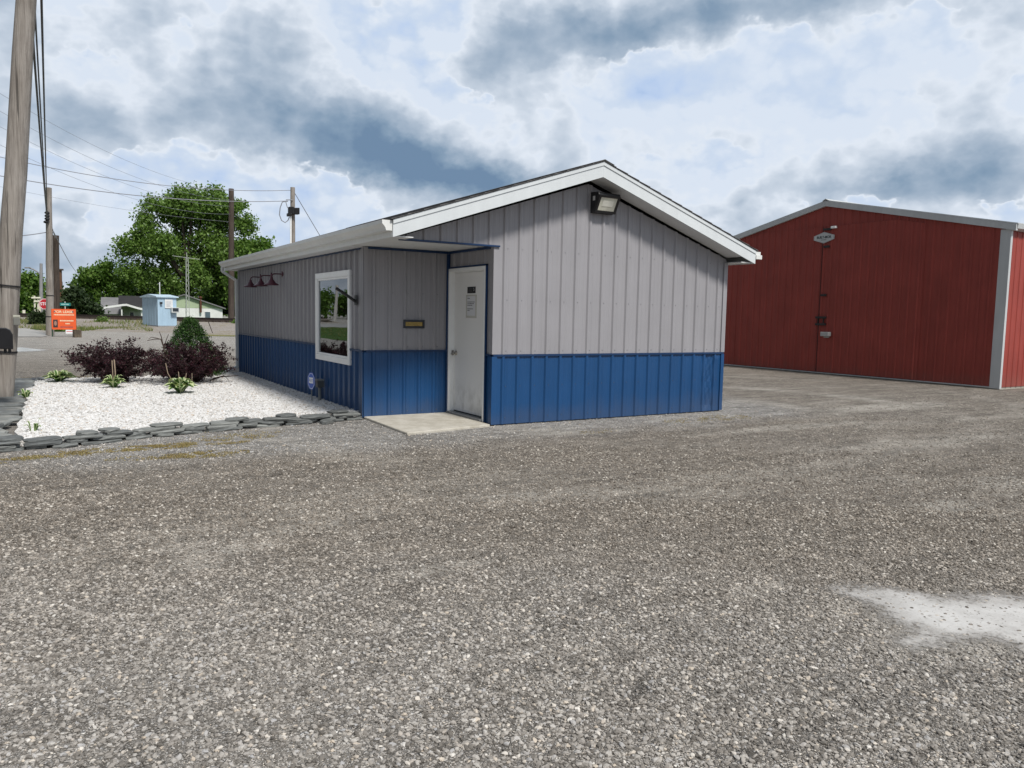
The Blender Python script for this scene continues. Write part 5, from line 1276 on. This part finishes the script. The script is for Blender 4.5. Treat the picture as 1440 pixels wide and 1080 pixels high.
def tree_px(px, D, lobes, n, size, tr, mat, label, seed, **kw):
    b2 = at(px, 440, D); b2.z = 0; return tree(b2, crown_px(D, lobes, seed), n, size, tr, mat, label, **kw)
tree_px(263, 106, [(300, 282, 20), (336, 312, 16), (214, 292, 14), (196, 326, 16), (262, 292, 30), (290, 290, 30), (225, 296, 22), (246, 282, 20), (318, 298, 24), (205, 305, 13), (240, 310, 36), (280, 320, 42), (320, 330, 32), (345, 318, 14), (225, 345, 34), (190, 345, 22), (175, 352, 12), (255, 355, 42), (300, 360, 42), (335, 360, 28), (215, 375, 28), (185, 378, 16), (265, 392, 36), (305, 400, 34), (235, 405, 28), (268, 270, 9), (305, 272, 12), (335, 290, 14), (352, 345, 12)], 54000, .34, .62, M_leaf, 'very tall spreading green tree towering behind the white house', 1, fork=.42)
tree_px(365, 98, [(358, 345, 12), (368, 340, 10), (352, 372, 22), (340, 395, 22), (372, 380, 20), (350, 415, 24), (368, 355, 14)], 8000, .42, .35, M_leaf2, 'lighter green tree between the dark pole and the office roof', 2)
tree_px(325, 112, [(322, 385, 30), (335, 415, 30), (300, 425, 26), (345, 435, 24)], 7000, .50, .4, M_leaf, 'dense green tree under the big one at the dark pole', 3)
tree_px(136, 108, [(134, 388, 18), (152, 385, 18), (120, 396, 16), (112, 410, 14), (140, 405, 24), (160, 402, 20), (128, 425, 20), (155, 422, 20), (146, 378, 10), (170, 410, 16)], 16000, .36, .4, M_leaf2, 'round bushy green tree left of the dark roofed house', 4)
tree_px(200, 118, [(178, 395, 18), (196, 395, 16), (190, 410, 20), (210, 405, 18), (172, 418, 16), (225, 412, 20), (205, 425, 16)], 11000, .36, .35, M_leaf, 'leafy tree behind the dark roof between the round tree and the tall one', 5)
tree_px(245, 118, [(230, 425, 22), (262, 425, 24), (290, 425, 22), (250, 440, 18), (215, 435, 16)], 6000, .5, .4, M_leafdark, 'dark green tree low behind the white house', 6)
tree_px(108, 82, [(103, 412, 9), (112, 425, 14), (100, 430, 10), (122, 435, 12), (108, 440, 12), (130, 442, 10)], 6500, .34, .25, M_leafdark, 'dark scraggly evergreen right of the brown poles', 7, name='evergreen_tree')
tree_px(28, 120, [(24, 398, 14), (40, 395, 13), (47, 400, 8), (20, 415, 16), (38, 415, 16), (28, 432, 16), (44, 430, 12), (10, 405, 14), (2, 420, 16)], 9000, .44, .4, M_leaf2, 'broad green tree at the crossing seen past the near pole', 8)
tree_px(57, 150, [(52, 402, 6), (56, 418, 8), (64, 428, 8)], 1800, .5, .3, M_leaf, 'far small tree behind the street lamp', 9)
tree_px(57, 64, [(54, 447, 7), (64, 445, 8), (58, 452, 9), (67, 451, 7), (49, 454, 5)], 4500, .16, .08, M_leafdark, 'low dark bush at the foot of the stop sign', 10, name='bush', cat='bush')
for k, (px, D, rows, lab) in enumerate(((80, 52, [(78, 462, 3), (82, 464, 2.5)], 'small green bush under the orange sign board'), (142, 66, [(140, 451, 3), (146, 450, 3)], 'small weed bush on the embankment under the carport'), (330, 60, [(330, 454, 4), (336, 453, 4)], 'low shrub on the embankment beside the downspout'))):
    tree_px(px, D, rows, 700, .12, .03, M_leaf, lab, 30+k, name='bush', cat='bush')
# the wood that closes the horizon to the left and behind
pts = []
rg = random.Random(77)
for i in range(46):
    a = R_(-62+i*2.3); D = rg.uniform(165, 210); c = Vector((CAM.x+math.sin(a)*D, CAM.y+math.cos(a)*D, 0)); h = rg.uniform(3.8, 5.8)
    for k in range(330):
        v = Vector((rg.gauss(0, 1), rg.gauss(0, 1), rg.gauss(0, 1))).normalized()*rg.random()**.35
        pts.append((c.x+v.x*7, c.y+v.y*6, h*.48+v.z*h*.52))
V, F = leaf_quads(pts, 1.25); tag(mesh_np('far_wood', V, F, M_leaf), 'distant wood along the horizon behind the trees', 'wood', kind='stuff')

# across the road, mirrored in the office window: lawn, road, trees and a leaning pole
def mirrored(px, py, D):
    p = at(px, py, D); return Vector((-p.x, p.y, p.z))

sheet('lawn', wobble([(-30, 20), (-9.5, 24), (-9.2, 62), (-34, 62)], 2, .4, 3), .009, M_lawn, 'mown lawn across the lane mirrored in the office window', 'lawn')
sheet('lane', [(-60, 63), (-8, 63), (-8, 80), (-60, 80)], .012, M_lane, 'grey road beyond the lawn mirrored in the office window', 'road')
pts = []; grass_in([(-26, 26), (-10, 26), (-10, 60), (-30, 60)], 5000); blades('grass_blades', pts, .05, .14, .03, M_blade, 'grass of the lawn mirrored in the office window', 'grass')
for k, (x, y, h, lab) in enumerate(((-30, 150, 6.4, 'tree across the lane nearest the road bend'), (-41, 156, 5.6, 'tree across the lane with a low crown'), (-51, 150, 6.6, 'tree across the lane in the middle of its row'), (-63, 158, 6, 'tree across the lane left of the leaning pole'), (-22, 160, 5.6, 'tree across the lane at the right of its row'))):
    cl = [(Vector((x+rg.uniform(-6, 6), y+rg.uniform(-3, 3), h*rg.uniform(.3, .72))), rg.uniform(1.1, 1.7), 1.0) for _ in range(11)]
    tree((x, y, 0), cl, 4500, .55, .35, M_leaf if k % 2 else M_leaf2, lab)
a, b2 = mirrored(471, 452, 118), mirrored(475, 401, 118); a.z = 0
pole(a, b2, .28, .2, plain('bleached_pole_wood', (.45, .43, .40), .8), 'leaning bleached pole across the lane mirrored in the window')

# ------------------------------------------------------------------ plants of the bed
M_barberry = leaf_material('purple_barberry', [(0, (.008, .003, .005)), (.4, (.020, .006, .010)), (.75, (.042, .010, .017)), (1, (.08, .018, .026))], .55, .15, 4)
M_bstem = plain('dark_stem', (.045, .028, .022), .8); M_drystem = plain('pale_dry_stem', (.22, .17, .12), .8)
def barberry(c, rx, h, nst, label, seed, lean=(0, 0), group='purple barberry shrubs'):
    r = random.Random(seed); o = empty('barberry_shrub', (c[0], c[1], .07), label, 'shrub', group); q = MB(); pts = []
    for k in range(nst):
        a = r.uniform(0, 6.283); out = rx*(r.uniform(.25, 1.1) if k % 6 else r.uniform(1.05, 1.42)); hh = h*(r.uniform(.40, 1.05) if k % 6 else r.uniform(.75, 1.25))*(1-.25*(out/rx)**2); p0 = Vector((c[0]+r.uniform(-.22, .22), c[1]+r.uniform(-.22, .22), .06))
        tip = Vector((c[0]+math.cos(a)*out+lean[0]*hh, c[1]+math.sin(a)*out+lean[1]*hh, .07+hh)); mid = p0.lerp(tip, .55)+Vector((0, 0, hh*.30))
        P = [p0*(1-t)**2+mid*2*t*(1-t)+tip*t*t for t in [i/9 for i in range(10)]]; q.tube(P, [.011*(1-i/11) for i in range(10)], 4, False)
        for j in range(54):
            t = 1-.88*r.random()**1.25; p = p0*(1-t)**2+mid*2*t*(1-t)+tip*t*t; pts.append(p+Vector((r.gauss(0, 1), r.gauss(0, 1), r.gauss(0, 1)))*.026)
        for _ in range(4):                                   # side twigs
            t = r.uniform(.3, .95); p = p0*(1-t)**2+mid*2*t*(1-t)+tip*t*t; v = Vector((math.cos(a)+r.gauss(0, .7), math.sin(a)+r.gauss(0, .7), r.gauss(.15, .4))).normalized()*r.uniform(.12, .30)
            q.tube([p, p+v*.5+Vector((0, 0, .01)), p+v], [.005, .004, .002], 3, False)
            for j in range(26): pts.append(p+v*r.random()**.7+Vector((r.gauss(0, 1), r.gauss(0, 1), r.gauss(0, 1)))*.02)
    V, F = leaf_quads([tuple(p) for p in pts], .036, .0); local(mesh_np('foliage', V, F, M_barberry), o); local(q.build('stem', M_bstem), o); return o
B1 = barberry((-2.66, 7.30), .76, .80, 84, 'left dark purple barberry shrub with spreading arched branches', 3)
B2 = barberry((-1.50, 6.95), .80, .76, 88, 'right dark purple barberry shrub wrapped around the small conifer', 8, (.05, 0))
def sticks(o, lst, mat, nm='bare_stem'):
    for P, r0 in lst: local(MB().tube(P, [r0, r0*.8, r0*.5][:len(P)] if len(P) == 3 else [r0*(1-.6*i/len(P)) for i in range(len(P))], 5).build(nm, mat), o)
Dk = 14.6
def dp(px, py, D=Dk): return at(px, py, D)
sticks(B1, [([dp(157.5, 507, 15.1), dp(158.5, 525, 15.0), dp(160, 541, 14.9)], .010), ([dp(160.5, 506, 15.1), dp(162, 522, 15.0), dp(162.5, 541, 14.9)], .014)], M_drystem)
sticks(B2, [([dp(233, 511, 14.6), dp(236, 525, 14.4), dp(245, 540, 14.2)], .009), ([dp(251, 523, 14.6), dp(252, 535, 14.4), dp(252, 548, 14.3)], .008), ([dp(262, 525, 14.5), dp(260, 540, 14.3), dp(259, 552, 14.2)], .007), ([dp(270, 525, 14.5), dp(270, 540, 14.3), dp(270, 550, 14.2)], .006)], M_drystem)
sticks(B2, [([dp(232, 505, 15.4), dp(230, 488, 15.4), dp(226, 477, 15.4), dp(217, 477, 15.4), dp(207, 479, 15.4)], .012), ([dp(230, 488, 15.4), dp(227, 474, 15.4), dp(224, 466, 15.4)], .010), ([dp(231, 492, 15.4), dp(233, 480, 15.4), dp(237, 470, 15.4)], .009), ([dp(226, 477, 15.4), dp(213, 474, 15.4), dp(209, 477, 15.4)], .008), ([dp(295, 535, 15.6), dp(310, 530, 15.7), dp(335, 528, 15.9)], .014), ([dp(300, 532, 15.6), dp(315, 528, 15.7), dp(322, 535, 15.6)], .010), ([dp(240, 510, 15.2), dp(222, 492, 15.2), dp(205, 495, 15.2)], .009)], M_bstem)
# dwarf conifer
M_conifer = leaf_material('spruce_tips', [(0, (.010, .030, .007)), (.45, (.024, .068, .012)), (.8, (.052, .11, .022)), (1, (.09, .15, .035))], .55, .12, 7)
cz = at(267, 449, 17.5); cc = Vector((cz.x, cz.y, .07)); Hc = cz.z-.07
co_ = empty('dwarf_conifer', cc, 'small dense green cone shaped conifer rising behind the purple shrubs', 'conifer'); r = random.Random(5); pts = []
for k in range(2600):
    t = r.random()**1.25; a = r.uniform(0, 6.283); rad = (.54*(1-t**1.15)**.72+.01)*(1+.16*math.sin(a*5+t*23)+.15*math.sin(a*8-t*31)); p = cc+Vector((math.cos(a)*rad, math.sin(a)*rad, t*Hc*.985+.03))
    for j in range(8): pts.append(p+Vector((r.gauss(0, 1)*.028+math.cos(a)*.01*j*.5, r.gauss(0, 1)*.028+math.sin(a)*.005*j, r.gauss(0, 1)*.026)))
V, F = leaf_quads([tuple(p) for p in pts], .030, -.3); local(mesh_np('foliage', V, F, M_conifer), co_)
local(MB().tube([cc-Vector((0, 0, .02)), cc+Vector((0, 0, Hc*.93))], [.05, .008], 8).build('trunk', M_bark), co_)
# hostas with white-edged leaves
M_hgreen2 = leaf_material('hosta_green', [(0, (.035, .085, .018)), (.5, (.060, .135, .030)), (1, (.095, .18, .05))], .45, .2, 8)
M_hedge = leaf_material('hosta_margin', [(0, (.42, .50, .25)), (1, (.60, .64, .42))], .5, .25, 8)
def hosta(c, rad, h, n, label, seed, group='variegated hostas in the white bed', edge=.55):
    r = random.Random(seed); o = empty('hosta_plant', (c[0], c[1], .07), label, 'plant', group); V = []; F = []; fm = []
    for k in range(n):
        a = k*2.4+r.uniform(-.3, .3); f = (k+.5)/n; L = rad*(.55+.6*f)*r.uniform(.85, 1.15); up = h*(1.45-.75*f)*r.uniform(.85, 1.15); wd = L*r.uniform(.25, .34)
        dr = Vector((math.cos(a), math.sin(a), 0)); sd = Vector((-dr.y, dr.x, 0)); b = len(V); tw = r.uniform(-.5, .5)
        for i in range(7):
            t = i/6; p = Vector((c[0], c[1], .07))+dr*(.03+L*t)+Vector((0, 0, up*math.sin(min(1, t*1.35)*1.9)*.95*(1-.25*t*f))); wv = wd*math.sin(math.pi*(.06+.93*t)**.85)**.8 if t < 1 else .002
            for u in (-1, -edge, 0, edge, 1): V.append(tuple(p+sd*(u*wv)+Vector((0, 0, abs(u)*wv*.45+u*wv*tw*.3))))
        for i in range(6):
            for j in range(4): F.append((b+i*5+j, b+i*5+j+1, b+(i+1)*5+j+1, b+(i+1)*5+j)); fm.append(1 if j in (0, 3) else 0)
    local(mesh_np('leaf_rosette', V, F, None, smooth=True, mats=[M_hgreen2, M_hedge], fm=fm), o); return o
h0, h1, h2 = ground_at(83, 543), ground_at(161, 551), ground_at(254, 559)
hosta((h1.x, h1.y), .18, .15, 26, 'small variegated hosta before the left purple shrub', 1)
hosta((h2.x, h2.y), .23, .19, 34, 'largest variegated hosta before the right purple shrub', 2)
hosta((h0.x, h0.y+.1), .26, .14, 30, 'pale variegated hosta at the back left corner of the bed', 3)
s1, s2 = ground_at(37, 565), ground_at(40, 618)
hosta((s1.x, s1.y), .11, .09, 8, 'tiny green sprig beside the near grey pole', 4, None)
hosta((s2.x+.05, s2.y+.1), .08, .10, 6, 'tiny pale sprig behind the front slate border', 5, None)
# bent black edging hose at the back corner
pts = [ground_at(x, y) for x, y in ((72, 540), (52, 541), (45, 537.5), (60, 536), (80, 535), (92, 536), (96, 538), (84, 540), (66, 539.5), (50, 537))]
tag(MB().tube([Vector((p.x, p.y, .05)) for p in pts], .035, 8).build('drain_hose', M_dark), 'bent black drain hose lying at the back left corner of the bed', 'hose')
